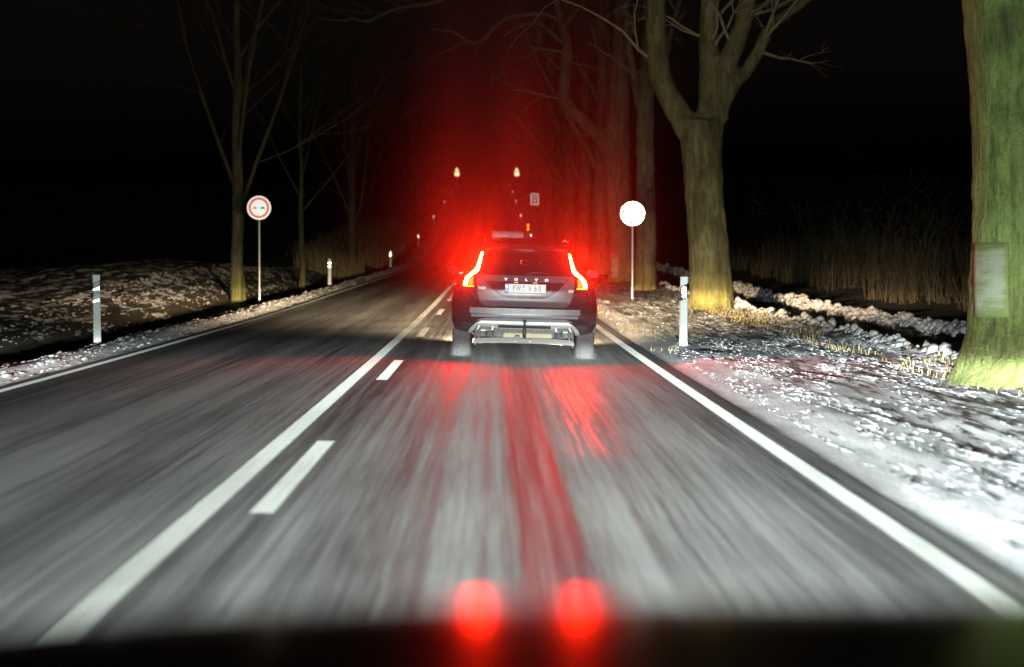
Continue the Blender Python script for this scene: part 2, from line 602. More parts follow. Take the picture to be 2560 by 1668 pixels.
def groundz(x, y, rough=True):
    x = np.asarray(x, float); y = np.asarray(y, float)
    zr = roadz(np.clip(x, XL, XR), y)
    # right side
    t = np.maximum(0, x - XR)
    right = np.interp(t, [0, .12, .5, 1.2, 3.0, 3.55, 3.75, 5.2, 5.5, 6.2, 9, 14, 60], [-.035, .0, .06, .03, .04, .07, -.06, -.06, .10, .10, .25, .6, 1.4])
    right = right + np.clip((y - 60) / 60, 0, 1) * np.interp(t, [0, 3, 5, 60], [0, .15, .5, .6])
    # left side
    s = np.maximum(0, XL - x)
    left = np.interp(s, [0, .1, .35, .8, 1.3, 2.4, 2.9, 4.2, 8, 20, 60], [-.035, .0, .09, .04, -.16, -.22, -.02, .10, .15, .2, .5])
    bank = np.interp(s, [0, 2.6, 4.3, 6.5, 12, 60], [0, 0, .75, .95, .7, .9]) * np.clip(np.interp(y, [0, 30, 48, 62, 80, 95, 110, 150, 700], [0, 0, .35, .85, .95, .55, .3, .5, .6]), 0, 1)
    left = left + bank
    z = zr + np.where(x > XR, right, 0) + np.where(x < XL, left, 0)
    if rough:
        off = np.clip(np.maximum(t, s) / .5, 0, 1)
        path = ((t > 3.68) & (t < 5.25))
        amp = np.where(path, .004, .09)
        z = z + off * amp * (fbm(x * 2.6, y * .28, 3) - .5) * 1.0
        z = z + off * np.where(path, 0, .045) * (fbm(x * 8, y * .7, 2) - .5)
        ridge = np.exp(-((t - 3.58) / .14) ** 2) + np.exp(-((t - 5.48) / .16) ** 2) * 1.2
        z = z + ridge * (x > XR) * (.03 + .16 * np.clip(fbm(x * 3 + 40, y * 1.6, 3) - .35, 0, 1) * 2)
    return z


def gz(x, y):
    return float(groundz(np.array([x]), np.array([y]), False)[0])


def frange(a, b, s):
    return list(np.arange(a, b, s))


ys = frange(-6, 3, .6) + frange(3, 60, .22) + frange(60, 110, .6) + frange(110, 220, 1.6) + frange(220, 460, 5) + [460, 500, 560, 640, 760, 900, 1200, 1500]
ys = np.array(ys)


def sheet(name, xs, ys, zf, m, **kw):
    X, Y = np.meshgrid(np.array(xs), ys)
    Z = zf(X, Y)
    V = np.stack([X.ravel(), Y.ravel(), Z.ravel()], 1)
    nr, nc = X.shape
    i, j = np.meshgrid(np.arange(nr - 1), np.arange(nc - 1), indexing='ij')
    a = (i * nc + j).ravel()
    F = np.stack([a, a + 1, a + nc + 1, a + nc], 1)
    return arr_mesh(name, V, F, m, **kw)


# asphalt carriageway
road = sheet("road", [XL, -4.3, -3.4, -2.4, CROWN, -.6, .3, 1.2, XR],
             np.array(frange(-6, 60, 1) + frange(60, 460, 3) + [460, 500, 560, 640, 760, 900, 1200, 1500]), lambda x, y: roadz(x, y), M_ASPH)
tag(road, kind="structure")

rx = [XR] + frange(XR + .06, XR + 5.9, .09) + frange(XR + 5.9, 16, .5) + [18, 22, 28, 36, 50, 80, 130, 220, 350]
vr = sheet("snowy_verge_ground", rx, ys, lambda x, y: groundz(x, y), M_VERGE)
tag(vr, kind="structure")
lx = [-350, -220, -130, -80, -50, -36, -26, -22] + frange(-20, -12, .6) + frange(-12, XL - .05, .13) + [XL]
vl = sheet("snowy_field_ground", lx, ys, lambda x, y: groundz(x, y), M_FIELD)
tag(vl, kind="structure")

# dark cleared path beyond the right-hand trees
pa = sheet("path", [5.93, 6.2, 6.7, 7.1, 7.38], np.array(frange(0, 110, 1) + frange(110, 460, 4)),
           lambda x, y: groundz(x, y, False) + .012, M_CYCLE)
tag(pa, kind="structure")


# painted markings, children of the road
def line(name, xc, wd, y0, y1, step=1.0):
    yy = np.array(frange(y0, min(y1, 60), step) + ([] if y1 <= 60 else frange(60, y1, 3)) + [y1])
    o = sheet(name, [xc - wd / 2, xc + wd / 2], yy, lambda x, y: roadz(x, y) + .005, M_LINE, smooth=False)
    o.parent = road
    return o


line("edge_line", 1.965, .13, 0, 700)
line("edge_line", -4.90, .12, 0, 700)
line("centre_line", -1.42, .13, 0, 430)
for k in range(-1, 32):
    y0 = 10.9 + 11.9 * k
    line("lane_dash", -1.13, .115, y0, y0 + 4.3, .9)

# ------------------------------------------------------------------ snow lumps
ico = bmesh.new(); bmesh.ops.create_icosphere(ico, subdivisions=1, radius=1)
IV = np.array([v.co[:] for v in ico.verts]); IF = np.array([[v.index for v in f.verts] for f in ico.faces]); ico.free()


def lumps(name, pts, size, mtl, label, cat, stretch=2.0, seed=1, flat=.5):
    rs = np.random.RandomState(seed)
    n = len(pts)
    V = IV[None].repeat(n, 0) * (1 + .75 * (rs.rand(n, len(IV), 1) - .5))
    sz = size[:, None] * np.stack([np.ones(n), stretch * (0.6 + .8 * rs.rand(n)), flat * (0.6 + .8 * rs.rand(n))], 1)
    V = V * sz[:, None, :]
    a = (rs.rand(n) - .5) * (.5 if stretch < 5 else .07)
    c, s_ = np.cos(a)[:, None], np.sin(a)[:, None]
    x = V[:, :, 0] * c - V[:, :, 1] * s_; y = V[:, :, 0] * s_ + V[:, :, 1] * c
    V = np.stack([x, y, V[:, :, 2]], 2) + pts[:, None, :]
    F = (IF[None] + (np.arange(n) * len(IV))[:, None, None]).reshape(-1, 3)
    o = arr_mesh(name, V.reshape(-1, 3), F, mtl)
    tag(o, label, cat, kind="stuff")
    return o


rs = np.random.RandomState(3)


def scatter(n, x0, x1, y0, y1, thr=.5, pw=1.0):
    x = x0 + (x1 - x0) * rs.rand(n); y = y0 + (y1 - y0) * rs.rand(n) ** pw
    k = fbm(x * 5.0, y * .6, 4) > thr + .12 * (rs.rand(n) - .5)
    x, y = x[k], y[k]
    return np.stack([x, y, groundz(x, y)], 1)


p = np.concatenate([scatter(40000, 2.40, 5.75, 6, 60, .49, 1.15), scatter(4000, 2.4, 5.8, 60, 140, .45)])
lumps("snow_clumps", p, .003 + .013 * rs.rand(len(p)) ** 3, M_SNOW, "crumbly snow clumps scattered over the right verge", "snow", 20.0, 4, .45)
pr1 = np.concatenate([scatter(2600, 5.66, 5.92, 18, 120, .40), scatter(3400, 7.5, 7.85, 18, 130, .40)])
lumps("snow_ridge", pr1, .022 + .075 * rs.rand(len(pr1)) ** 2, M_ICE, "ploughed snow ridges along both sides of the dark path", "snow", 1.4, 5, .8)
p = np.concatenate([scatter(3500, -5.75, -5.2, 14, 140, .42), scatter(3500, -9.5, -7.6, 26, 110, .52), scatter(1500, -6.4, -5.6, 20, 120, .5)])
lumps("snow_crumbs", p, .010 + .035 * rs.rand(len(p)) ** 2.5, M_ICE, "dirty snow crumbs along the left road edge and ditch", "snow", 6.0, 6, .6)

# ------------------------------------------------------------------ pixel helper (photo at 2380 px wide)
F5, XV, YV = 5200.0, 1144.0, 596.0


def P(px, py, D, dd=0):
    return Vector(((px - XV) / F5 * D, D + dd, CZ - (py - YV) / F5 * D))


# ------------------------------------------------------------------ trees
def branch(mb, rng, p, d, L, r, depth, up=.25, spread=.6, nseg=5, sides=6, kids=3, tw=.14):
    pts = [Vector(p)]; rad = [r]
    d = Vector(d).normalized()
    for i in range(nseg):
        d = (d + Vector((rng.gauss(0, tw), rng.gauss(0, tw), rng.gauss(0, tw) + up * .12))).normalized()
        pts.append(pts[-1] + d * (L / nseg))
        rad.append(max(.004, r * (1 - .72 * (i + 1) / nseg)))
    mb.tube(pts, rad, max(3, sides), cap=False)
    if depth > 0:
        for k in range(kids):
            i = rng.randint(1, nseg)
            q = pts[i]
            dd = (pts[min(i + 1, nseg)] - pts[i - 1]).normalized()
            a = Vector((rng.gauss(0, 1), rng.gauss(0, 1), rng.gauss(0, .6))).normalized()
            nd = (dd + a * spread + Vector((0, 0, up))).normalized()
            branch(mb, rng, q, nd, L * rng.uniform(.45, .7), rad[i] * .62, depth - 1, up, spread, max(3, nseg - 1), max(3, sides - 1), kids, tw)


def finish_trunk(mb, name, m, parent, voxel=.045):
    o = mb.build(name, m, parent, smooth=True)
    if voxel:
        md = o.modifiers.new("remesh", 'REMESH'); md.mode = 'VOXEL'; md.voxel_size = voxel; md.use_smooth_shade = True
        sm = o.modifiers.new("smooth", 'SMOOTH'); sm.iterations = 6; sm.factor = .6
        dp = o.modifiers.new("lump", 'DISPLACE')
        tx = bpy.data.textures.new("bark_lumps", 'CLOUDS'); tx.noise_scale = .35
        dp.texture = tx; dp.strength = .07; dp.texture_coords = 'LOCAL'
    return o


def root_tube(cx, cy, z0, lean, rs_, n=20):
    return


TREES_R = "bare trees lining the right side of the road"
TREES_L = "bare trees lining the left side of the road"


def manual_tree(name, D, polylines, m, label, group, seed, flare, voxel=.05, nbr=10, blen=3.2):
    """trunk and main limbs from hand-placed paths; finer branches grown from them."""
    bx, by = polylines[0][0][0], polylines[0][0][1]
    org = P(bx, by, D)
    root = empty(name, org)
    tag(root, label, "tree", group)
    rng = random.Random(seed)
    mb = MB(); cr = MB()
    for li, pl in enumerate(polylines):
        pts = []; rad = []
        for (x, y, r, dd) in pl:
            pts.append(P(x, y, D, dd) - org); rad.append(r)
        # resample smooth
        fp = []; fr = []
        for i in range(len(pts) - 1):
            a = pts[max(0, i - 1)]; b_ = pts[i]; c = pts[i + 1]; d = pts[min(len(pts) - 1, i + 2)]
            for k in range(4):
                t = k / 4
                q = .5 * ((2 * b_) + (c - a) * t + (2 * a - 5 * b_ + 4 * c - d) * t * t + (3 * b_ - a - 3 * c + d) * t ** 3)
                fp.append(q); fr.append(rad[i] * (1 - t) + rad[i + 1] * t)
        fp.append(pts[-1]); fr.append(rad[-1])
        big = max(rad) > .09
        (mb if big else cr).tube(fp, fr, 14 if big else 6)
        if li > 0:
            for k in range(nbr):
                i = rng.randint(len(fp) // 3, len(fp) - 1)
                dd = (fp[i] - fp[i - 1]).normalized()
                a = Vector((rng.gauss(0, 1), rng.gauss(0, 1), rng.gauss(0, .5))).normalized()
                branch(cr, rng, fp[i], dd * .7 + a * .8, blen * rng.uniform(.4, 1), min(fr[i] * .45, .05), 2, up=.05, spread=.8, kids=3, sides=5, tw=.2)
    # root flare
    for k in range(7):
        a = k * .9 + rng.random() * .4
        u = Vector((math.cos(a), math.sin(a), 0))
        mb.tube([u * flare * .35 + Vector((0, 0, .75)), u * flare * .66 + Vector((0, 0, .3)), u * flare * 1.05 + Vector((0, 0, -.03)), u * flare * 1.3 + Vector((0, 0, -.2))],
                [flare * .30, flare * .36, flare * .30, flare * .2], 8)
    finish_trunk(mb, "trunk", m, root, voxel)
    cr.build("branches", M_TWIG2, root, smooth=True, fixn=False)
    return root, org


# T1: huge trunk cut by the right frame edge
t1, o1 = manual_tree("roadside_tree", 23.0, [
    [(2400, 900, .90, 0), (2399, 840, .76, 0), (2398, 760, .67, 0), (2396, 640, .61, 0), (2396, 500, .60, 0), (2394, 350, .60, 0), (2392, 200, .62, 0), (2388, 60, .66, 0), (2386, -120, .70, .1)],
    [(2360, -60, .45, 0), (2290, -300, .34, 0), (2240, -600, .28, .5), (2200, -1000, .18, 1)],
    [(2420, -60, .45, 0), (2520, -320, .34, .3), (2600, -700, .26, .8), (2640, -1100, .16, 1)]],
    M_BARK_G, "huge mossy green trunk cut off by the right edge of the picture", TREES_R, 11, .62, .05, 5)
# T2: forked tree
t2, o2 = manual_tree("roadside_tree", 52.0, [
    [(1655, 735, .57, 0), (1654, 690, .52, 0), (1650, 600, .48, 0), (1641, 500, .46, 0), (1634, 400, .46, 0), (1630, 330, .50, 0), (1632, 280, .48, 0)],
    [(1628, 350, .34, 0), (1600, 300, .31, 0), (1562, 240, .28, 0), (1535, 180, .26, 0), (1526, 120, .24, 0), (1524, 50, .24, 0), (1521, -20, .23, 0), (1508, -140, .19, .3), (1480, -300, .12, .8)],
    [(1645, 330, .34, 0), (1652, 250, .32, 0), (1650, 170, .26, .1), (1648, 90, .23, .2), (1650, 0, .21, .3), (1655, -120, .17, .6), (1650, -280, .10, 1)],
    [(1662, 280, .30, 0), (1672, 200, .28, 0), (1692, 140, .25, -.1), (1712, 90, .22, -.2), (1727, 30, .21, -.3), (1742, -50, .19, -.5), (1770, -200, .12, -1)],
    [(1668, 260, .24, 0), (1702, 195, .20, 0), (1735, 165, .16, 0), (1762, 120, .15, 0), (1782, 75, .14, .1), (1815, 42, .12, .2), (1872, 0, .11, .2), (1940, -60, .09, .2), (2020, -150, .06, .2)]],
    M_BARK_A, "thick mossy tree forking into four big limbs behind the right roadside post", TREES_R, 12, .55, .045, 7)
# T3a: behind the right sign, farther
t3, o3 = manual_tree("roadside_tree", 86.0, [
    [(1448, 660, .56, 0), (1447, 620, .52, 0), (1443, 540, .50, 0), (1436, 440, .50, 0), (1432, 350, .54, 0), (1436, 260, .44, 0), (1441, 160, .38, 0), (1446, 60, .34, 0), (1450, -60, .28, 0), (1455, -200, .18, 0)],
    [(1425, 370, .32, 0), (1395, 322, .26, 0), (1360, 288, .235, 0), (1325, 252, .23, 0), (1310, 225, .23, 0), (1314, 170, .22, 0), (1317, 105, .20, 0), (1305, 55, .17, 0), (1290, 0, .14, 0), (1262, -80, .10, 0)],
    [(1308, 60, .085, 0), (1285, 42, .08, 0), (1256, 35, .08, 0), (1220, 38, .08, 0), (1184, 40, .08, .4), (1150, 62, .08, .6), (1128, 85, .075, .8), (1097, 97, .06, 1), (1059, 72, .05, 1.2), (1033, 66, .04, 1.3), (996, 61, .025, 1.4)],
    [(1290, -60, .09, 0), (1180, -40, .085, -.5), (1110, -18, .085, -.8), (1053, 0, .08, -1), (1010, 17, .08, -1.1), (952, 26, .075, -1.2), (909, 38, .06, -1.3), (860, 61, .05, -1.4), (828, 56, .04, -1.5), (802, 61, .035, -1.6), (750, 55, .02, -1.7)],
    [(1316, 110, .08, 0), (1285, 82, .06, 0), (1262, 62, .04, 0), (1240, 50, .02, 0)],
    [(1316, 235, .07, 0), (1275, 225, .05, 0), (1230, 215, .04, 0), (1190, 210, .03, 0)],
    [(1330, 130, .07, 0), (1280, 118, .05, 0), (1230, 112, .03, 0)]],
    M_BARK_B, "tall tree right behind the glaring round sign, one limb arching left over the road", TREES_R, 13, .5, .05, 6, 3.0)
t4, o4 = manual_tree("roadside_tree", 73.0, [
    [(1501, 686, .40, 0), (1501, 650, .36, 0), (1502, 540, .33, 0), (1500, 420, .31, 0), (1499, 300, .29, 0), (1503, 180, .26, .1), (1508, 60, .22, .2), (1505, -80, .16, .3)],
    [(1500, 300, .17, 0), (1478, 200, .14, .3), (1462, 90, .12, .6), (1450, -40, .08, .8)],
    [(1501, 240, .15, 0), (1540, 150, .12, -.3), (1560, 60, .1, -.5), (1590, -40, .07, -.7)]],
    M_BARK_B, "slimmer straight trunk between the round sign and the forked tree", TREES_R, 14, .4, .045, 6, 2.4)


# faded white paint patches on trunks
def paint_patch(root, org, D, x0, x1, ytop, ybot, rfun, cx, m_=None):
    mb = MB()
    rows = []
    for i in range(9):
        py = ytop + (ybot - ytop) * i / 8
        row = []
        for k in range(9):
            px = x0 + (x1 - x0) * k / 8
            dx = (px - cx) / F5 * D
            r = rfun(py)
            dx = max(-r * .985, min(r * .985, dx))
            dy = -math.sqrt(max(0, r * r - dx * dx)) - .012
            q = P(cx, py, D) - org
            row.append((q.x + dx, q.y + dy, q.z))
        rows.append(row)
    mb.grid(rows)
    o = mb.build("paint_band", m_ or M_WEARP, root, smooth=True, fixn=False)
    md = o.modifiers.new("thick", 'SOLIDIFY'); md.thickness = .006
    return o


paint_patch(t1, o1, 23.0, 2254, 2318, 565, 735, lambda y: np.interp(y, [500, 640, 760], [.60, .61, .67]) + .02, 2396)
paint_patch(t3, o3, 86.0, 1419, 1434, 588, 645, lambda y: .53, 1446, M_WEARP2)


def row_tree(name, x, D, h, r, seed, m, label, group, fork=.3, narrow=.35, nl=6, depth=3, kids=4, lean=0.0, side=7):
    rng = random.Random(seed)
    root = empty(name, (x, D, gz(x, D) - .05))
    tag(root, label, "tree", group)
    mb = MB(); cr = MB()
    pts = []; rad = []
    px = Vector((0, 0, 0))
    n = 9
    for i in range(n + 1):
        t = i / n
        pts.append(Vector((lean * t * h * .5 + rng.gauss(0, .02) * h * .1, rng.gauss(0, .02) * h * .1, t * h * .8)))
        rad.append(r * (1.35 if i == 0 else 1) * (1 - .75 * max(0, t - fork * .8)))
    mb.tube(pts, rad, 12, cap=False)
    for k in range(nl):
        t = fork + (1 - fork) * (k / nl) ** 1.2 * .85
        i = t * n; a = pts[int(i)]; b_ = pts[min(n, int(i) + 1)]
        q = a.lerp(b_, i - int(i))
        an = k * 2.4 + rng.random() * .7
        d = Vector((math.cos(an) * narrow, math.sin(an) * narrow, 1)).normalized()
        L = h * (1 - t) * .85 + h * .1
        rr = r * .42 * (1 - t * .5)
        branch(mb, rng, q, d, L, rr, 0, up=.2, spread=.5, nseg=7, sides=8, tw=.07)
        # fine growth following that limb's direction
        for j in range(kids):
            u = (j + 1) / (kids + 1)
            branch(cr, rng, q + d * L * u * .9, (d + Vector((rng.gauss(0, .5), rng.gauss(0, .5), rng.gauss(0, .3)))).normalized(), L * .45, rr * .38, depth - 1, up=.2, spread=.6, kids=4, sides=4, tw=.16)
    mb.build("trunk", m, root, smooth=True, fixn=False)
    cr.build("branches", M_TWIG, root, smooth=True, fixn=False)
    return root


row_tree("roadside_tree", -7.5, 66.0, 15, .18, 21, M_BARK_L, "slim bare tree just left of the round no-overtaking sign, moss at its foot", TREES_L, .22, .40, 8, 3, 5)
row_tree("roadside_tree", -7.5, 88.0, 11, .105, 22, M_BARK_L, "thin young tree with a pale wrapped foot on the snowy bank", TREES_L, .34, .62, 6, 3, 5)
row_tree("roadside_tree", -7.5, 120.0, 14, .22, 23, M_BARK_L, "bare tree standing in the yellow reeds by the left verge", TREES_L, .20, .42, 8, 3, 5)
row_tree("roadside_tree", -7.6, 212.0, 15, .30, 24, M_BARK_L, "far bare tree low on the left slope above the bend of the kerb", TREES_L, .20, .3, 7, 3, 4)
for i, (x, D) in enumerate([(-7.4, 232), (-7.8, 250), (-7.5, 285), (-7.6, 320)]):
    row_tree("roadside_tree", x, D, 14, .3, 30 + i, M_BARK_L, ["fifth", "sixth", "seventh", "eighth"][i] + " bare tree of the left row, far up the slope in the dark", TREES_L, .2, .32, 6, 2, 4)
RX = [(5.1, 104), (5.2, 126), (5.0, 146), (5.2, 172), (5.1, 200), (5.2, 232), (5.1, 268), (5.2, 305), (5.1, 345)]
for i, (x, D) in enumerate(RX):
    lab = {0: "nearest of the trees glowing red right of the car", 1: "second tree glowing red right of the car"}.get(i, ["", "", "third", "fourth", "fifth", "sixth", "seventh", "eighth", "ninth"][i] + " tree right of the car going up the hill, behind the red glow")
    row_tree("roadside_tree", x, D, 16, .42, 50 + i, M_BARK_B, lab, TREES_R, .28, .5, 7, 3 if i < 5 else 2, 4)


# reeds, hedge, grass: uncountable growth as stuff
def blades(name, m, pts, h, wd, label, cat, seed, spread=.35):
    rs_ = np.random.RandomState(seed)
    n = len(pts)
    hh = h * (.5 + .8 * rs_.rand(n))
    a = rs_.rand(n) * 6.28
    lean = np.stack([np.cos(a), np.sin(a)], 1) * (spread * rs_.rand(n) * hh)[:, None]
    side = np.stack([np.cos(a + 1.57), np.sin(a + 1.57)], 1) * wd
    V = np.zeros((n, 5, 3))
    V[:, 0, :2] = pts[:, :2] - side; V[:, 1, :2] = pts[:, :2] + side
    V[:, 0, 2] = V[:, 1, 2] = pts[:, 2] - .03
    V[:, 2, :2] = pts[:, :2] + lean * .35 + side * .8; V[:, 3, :2] = pts[:, :2] + lean * .35 - side * .8
    V[:, 2, 2] = V[:, 3, 2] = pts[:, 2] + hh * .55
    V[:, 4, :2] = pts[:, :2] + lean; V[:, 4, 2] = pts[:, 2] + hh
    k = (np.arange(n) * 5)[:, None]
    F = [tuple(r) for r in (k + np.array([0, 1, 2, 3])).tolist()] + [tuple(r) for r in (k + np.array([3, 2, 4])).tolist()]
    o = arr_mesh(name, V.reshape(-1, 3), F, m, smooth=False)
    tag(o, label, cat, kind="stuff")
    return o


def cloud_pts(n, x0, x1, y0, y1, seed, thr=.0):
    r_ = np.random.RandomState(seed)
    x = x0 + (x1 - x0) * r_.rand(n); y = y0 + (y1 - y0) * r_.rand(n)
    k = fbm(x * .9 + 11, y * .35, 3) > thr
    x, y = x[k], y[k]
    return np.stack([x, y, groundz(x, y)], 1)


blades("dry_reeds", M_REED, cloud_pts(2600, -9.6, -7.0, 108, 124, 61, .35), 1.0, .012, "yellowish dry reeds around the third tree on the left", "reeds", 62, .5)
blades("dry_hedge", M_HEDGE, cloud_pts(16000, 9.6, 15.5, 26, 95, 63, .52), 1.3, .010, "dim brown undergrowth beyond the dark path on the right", "undergrowth", 64, 1.1)
blades("slope_grass", M_REED, cloud_pts(5000, -13, -7.0, 140, 215, 65, .38), .8, .03, "rusty dry grass on the left slope below the far trees", "grass", 66, .5)
blades("verge_grass", M_REED, np.concatenate([cloud_pts(1800, 4.7, 5.7, 20, 60, 67, .5), cloud_pts(900, 2.25, 2.6, 26, 80, 68, .5)]), .075, .005,
       "short yellowed grass poking through the snow of the right verge", "grass", 69, 1.8)
br = MB(); rng = random.Random(5)
for i in range(90):
    x = rng.uniform(11, 15); y = rng.uniform(40, 95)
    branch(br, rng, (x, y, gz(x, y)), (rng.gauss(0, .3), rng.gauss(0, .3), 1), rng.uniform(1.2, 2.6), .02, 2, up=.1, spread=.8, kids=3, sides=3, tw=.2)
tag(br.build("bramble_thicket", M_TWIG, None, smooth=True, fixn=False), "bare twiggy thicket behind the dark path on the right", "thicket", kind="stuff")


# ------------------------------------------------------------------ delineator posts
def post_profile():
    # rounded triangle in plan, tip towards the back
    return [(-.06, -.03), (-.045, -.045), (.045, -.045), (.06, -.03), (.025, .05), (-.025, .05)]


def seg(mb, z0a, z0b, z1a, z1b, sc=1.0):
    pr = post_profile(); n = len(pr)
    f = lambda x, a, b: a + (b - a) * (x / .12 + .5)
    vs = [(x * sc, y * sc, f(x, z0a, z0b)) for x, y in pr] + [(x * sc, y * sc, f(x, z1a, z1b)) for x, y in pr]
    fs = [tuple(range(n))[::-1], tuple(range(n, 2 * n))] + [(i, (i + 1) % n, (i + 1) % n + n, i + n) for i in range(n)]
    mb.add(vs, fs)


def make_post(side, near_grey=False):
    root = empty("delineator_post")
    mb = MB(); seg(mb, -.12, -.12, .64 if side == 'r' else .66, .70 if side == 'r' else .71)
    mb.build("post_body", M_POST, root)
    if side == 'r':
        b_ = MB(); seg(b_, .645, .705, .845, .905, .84); b_.build("dark_band", M_BLK if not near_grey else M_POST, root)
        c = MB(); seg(c, .85, .91, 1.0, 1.0, 1.0); c.build("cap", M_POST, root)
        r = MB(); r.box(-.028, .028, -.05, -.036, .70, .85, bev=.006); r.build("reflector", M_REFL, root)
    else:
        b_ = MB(); seg(b_, .665, .715, .865, .915, .86); b_.build("dark_band", M_POSTGREY if near_grey else M_BLK, root)
        c = MB(); seg(c, .87, .92, 1.0, 1.0, 1.0); c.build("cap", M_POST, root)
        for z in (.715, .845) if not near_grey else (.60, .78):
            r = MB(); vs = [(-.044, -.05, z - .022), (.044, -.05, z - .002), (.044, -.05, z + .026), (-.044, -.05, z + .006)]
            r.add(vs + [(a, -.036, c_) for a, _, c_ in vs], [(0, 1, 2, 3), (7, 6, 5, 4), (0, 4, 5, 1), (1, 5, 6, 2), (2, 6, 7, 3), (3, 7, 4, 0)])
            r.build("reflector", M_REFL, root)
    return root


def copy_tree(o, parent=None):
    c = o.copy(); col.objects.link(c); c.parent = parent
    for ch in o.children:
        copy_tree(ch, c)
    return c


GP = "white delineator posts along the road"
pl0 = make_post('l', True)
pl0.location = (-6.06, 34.4, gz(-6.06, 34.4)); pl0.location.z = CZ - 194 / F5 * 34.4
pl0.rotation_euler = (0, R(-.6), R(-6))
tag(pl0, "white post with two glaring bars, nearest on the left side", "roadside post", GP)
pl = make_post('l')
LL = ["white post with dark band beside the sign's snowy bank, second on the left", "third white post on the left, near the reeds and the bend",
      "fourth white post on the left, warm lit below the rusty slope", "tiny fifth white post at the top of the left road edge line"]
for i, D in enumerate([83.5, 133.5, 184, 233, 284, 334, 384]):
    o = pl if i == 0 else copy_tree(pl)
    x = -6.06
    o.location = (x, D, gz(x, D))
    tag(o, LL[i] if i < 4 else "reflector speck far up the left side, " + ["lowest", "middle", "highest"][i - 4] + " of three below the warning sign", "roadside post", GP)
pr_ = make_post('r')
for ch in pr_.children:
    pass
pr_.location = (2.8, 32.8, CZ - 206 / F5 * 32.8); pr_.rotation_euler = (0, R(.8), R(5))
tag(pr_, "bright white post with slanted dark band in front of the forked tree", "roadside post", GP)
for i, D in enumerate([184, 234, 284, 334, 384]):
    o = copy_tree(pr_)
    x = 3.2 if D == 184 else 3.0
    o.location = (x, D, gz(x, D)); o.rotation_euler = (0, 0, 0)
    tag(o, "reflector post just above the car's roof" if i == 0 else "reflector speck up the right side, " + ["", "lowest", "second lowest", "second highest", "highest"][i] + " of four on the hill", "roadside post", GP)

# amber-and-white marker post
o = empty("marker_post", (3.2, 200, gz(3.2, 200)))
tag(o, "white marker post with two amber reflectors, just above the car's roof", "roadside post")
MB().box(-.07, .07, -.04, .04, -.1, 1.25, bev=.01).build("post_body", M_POST, o)
for z in (.75, 1.08):
    MB().box(-.08, .08, -.06, -.042, z - .09, z + .09).build("reflector", M_REFLY, o)

# ------------------------------------------------------------------ signs
def disc(mb, r, y, n=48, r0=0.0, th=.003, zoff=0):
    vs = []
    fs = []
    if r0 <= 0:
        vs = [(r * math.cos(2 * math.pi * k / n), y, zoff + r * math.sin(2 * math.pi * k / n)) for k in range(n)]
        vs += [(a, y + th, c) for a, _, c in vs]
        fs = [tuple(range(n)), tuple(range(n, 2 * n))[::-1]] + [(k, (k + 1) % n, (k + 1) % n + n, k + n) for k in range(n)]
    else:
        for rr in (r, r0):
            for yy in (y, y + th):
                vs += [(rr * math.cos(2 * math.pi * k / n), yy, zoff + rr * math.sin(2 * math.pi * k / n)) for k in range(n)]
        for k in range(n):
            j = (k + 1) % n
            fs += [(k, j, j + 2 * n, k + 2 * n), (k, k + n, j + n, j), (k + 2 * n, j + 2 * n, j + 3 * n, k + 3 * n)]
    mb.add(vs, fs)
    return mb


def car_glyph(xc, w_):
    h = w_ * .42
    return [(xc - w_ / 2, -h * .5), (xc + w_ / 2, -h * .5), (xc + w_ / 2, h * .05), (xc + w_ * .30, h * .12), (xc + w_ * .18, h * .5), (xc - w_ * .18, h * .5), (xc - w_ * .32, h * .12), (xc - w_ / 2, h * .05)]


def round_sign(x, D, label, ztop, marks=True):
    g = CZ - (703 - YV) / F5 * D
    root = empty("no_overtaking_sign", (x, D, g))
    tag(root, label, "road sign", "round no-overtaking signs on both sides of the road")
    MB().tube([(0, .05, -.2), (0, .05, ztop + .2)], .032, 12).build("pole", M_STEEL, root, smooth='auto')
    p_ = disc(MB(), .335, 0, th=.02).build("sign_plate", M_SIGNW if marks == 1 else M_SIGNW2, root)
    p_.location = (0, -.02, ztop)
    r_ = disc(MB(), .285, -.006, r0=.225, th=.005).build("red_ring", M_SIGNR, root); r_.location = (0, -.02, ztop)
    if marks:
        a = MB().prism(car_glyph(-.115, .12), -.006, -.001).build("car_symbol", M_SIGNR, root); a.location = (0, -.02, ztop); a["label"] = "red car symbol"
        b_ = MB().prism(car_glyph(.105, .12), -.006, -.001).build("car_symbol", M_SIGNK, root); b_.location = (0, -.02, ztop); b_["label"] = "black car symbol"
    for z in (-.15, .15):
        MB().tube([(0, .05, ztop + z - .02), (0, .05, ztop + z + .02)], .045, 12).build("clamp", M_STEEL, root)
    return root


round_sign(-6.5, 62.5, "round red-ringed sign on a slim pole left of the road", 2.64)
round_sign(3.92, 62.5, "glaring round sign on a slim pole right of the car", 2.48, 2)

# blue rectangular lane sign
D = 208.0
o = empty("blue_lane_sign", (3.95, D, gz(3.95, D)))
tag(o, "small blue rectangular sign with white border and arrows above the car", "road sign")
MB().tube([(0, .05, -.3), (0, .05, 3.2)], .035, 10).build("pole", M_STEEL, o, smooth='auto')
cz_ = CZ + (YV - 463.5) / F5 * D - o.location.z
MB().box(-.36, .36, -.02, .0, cz_ - .53, cz_ + .53).build("sign_plate", M_SIGNB2, o)
MB().box(-.29, .29, -.03, -.021, cz_ - .46, cz_ + .46).build("blue_field", M_SIGNB, o)


def arrow(xc, zc, s, up=1):
    return [(xc - .055 * s, zc - .5 * s * up), (xc + .055 * s, zc - .5 * s * up), (xc + .055 * s, zc + .1 * s * up), (xc + .19 * s, zc + .1 * s * up),
            (xc, zc + .5 * s * up), (xc - .19 * s, zc + .1 * s * up), (xc - .055 * s, zc + .1 * s * up)]


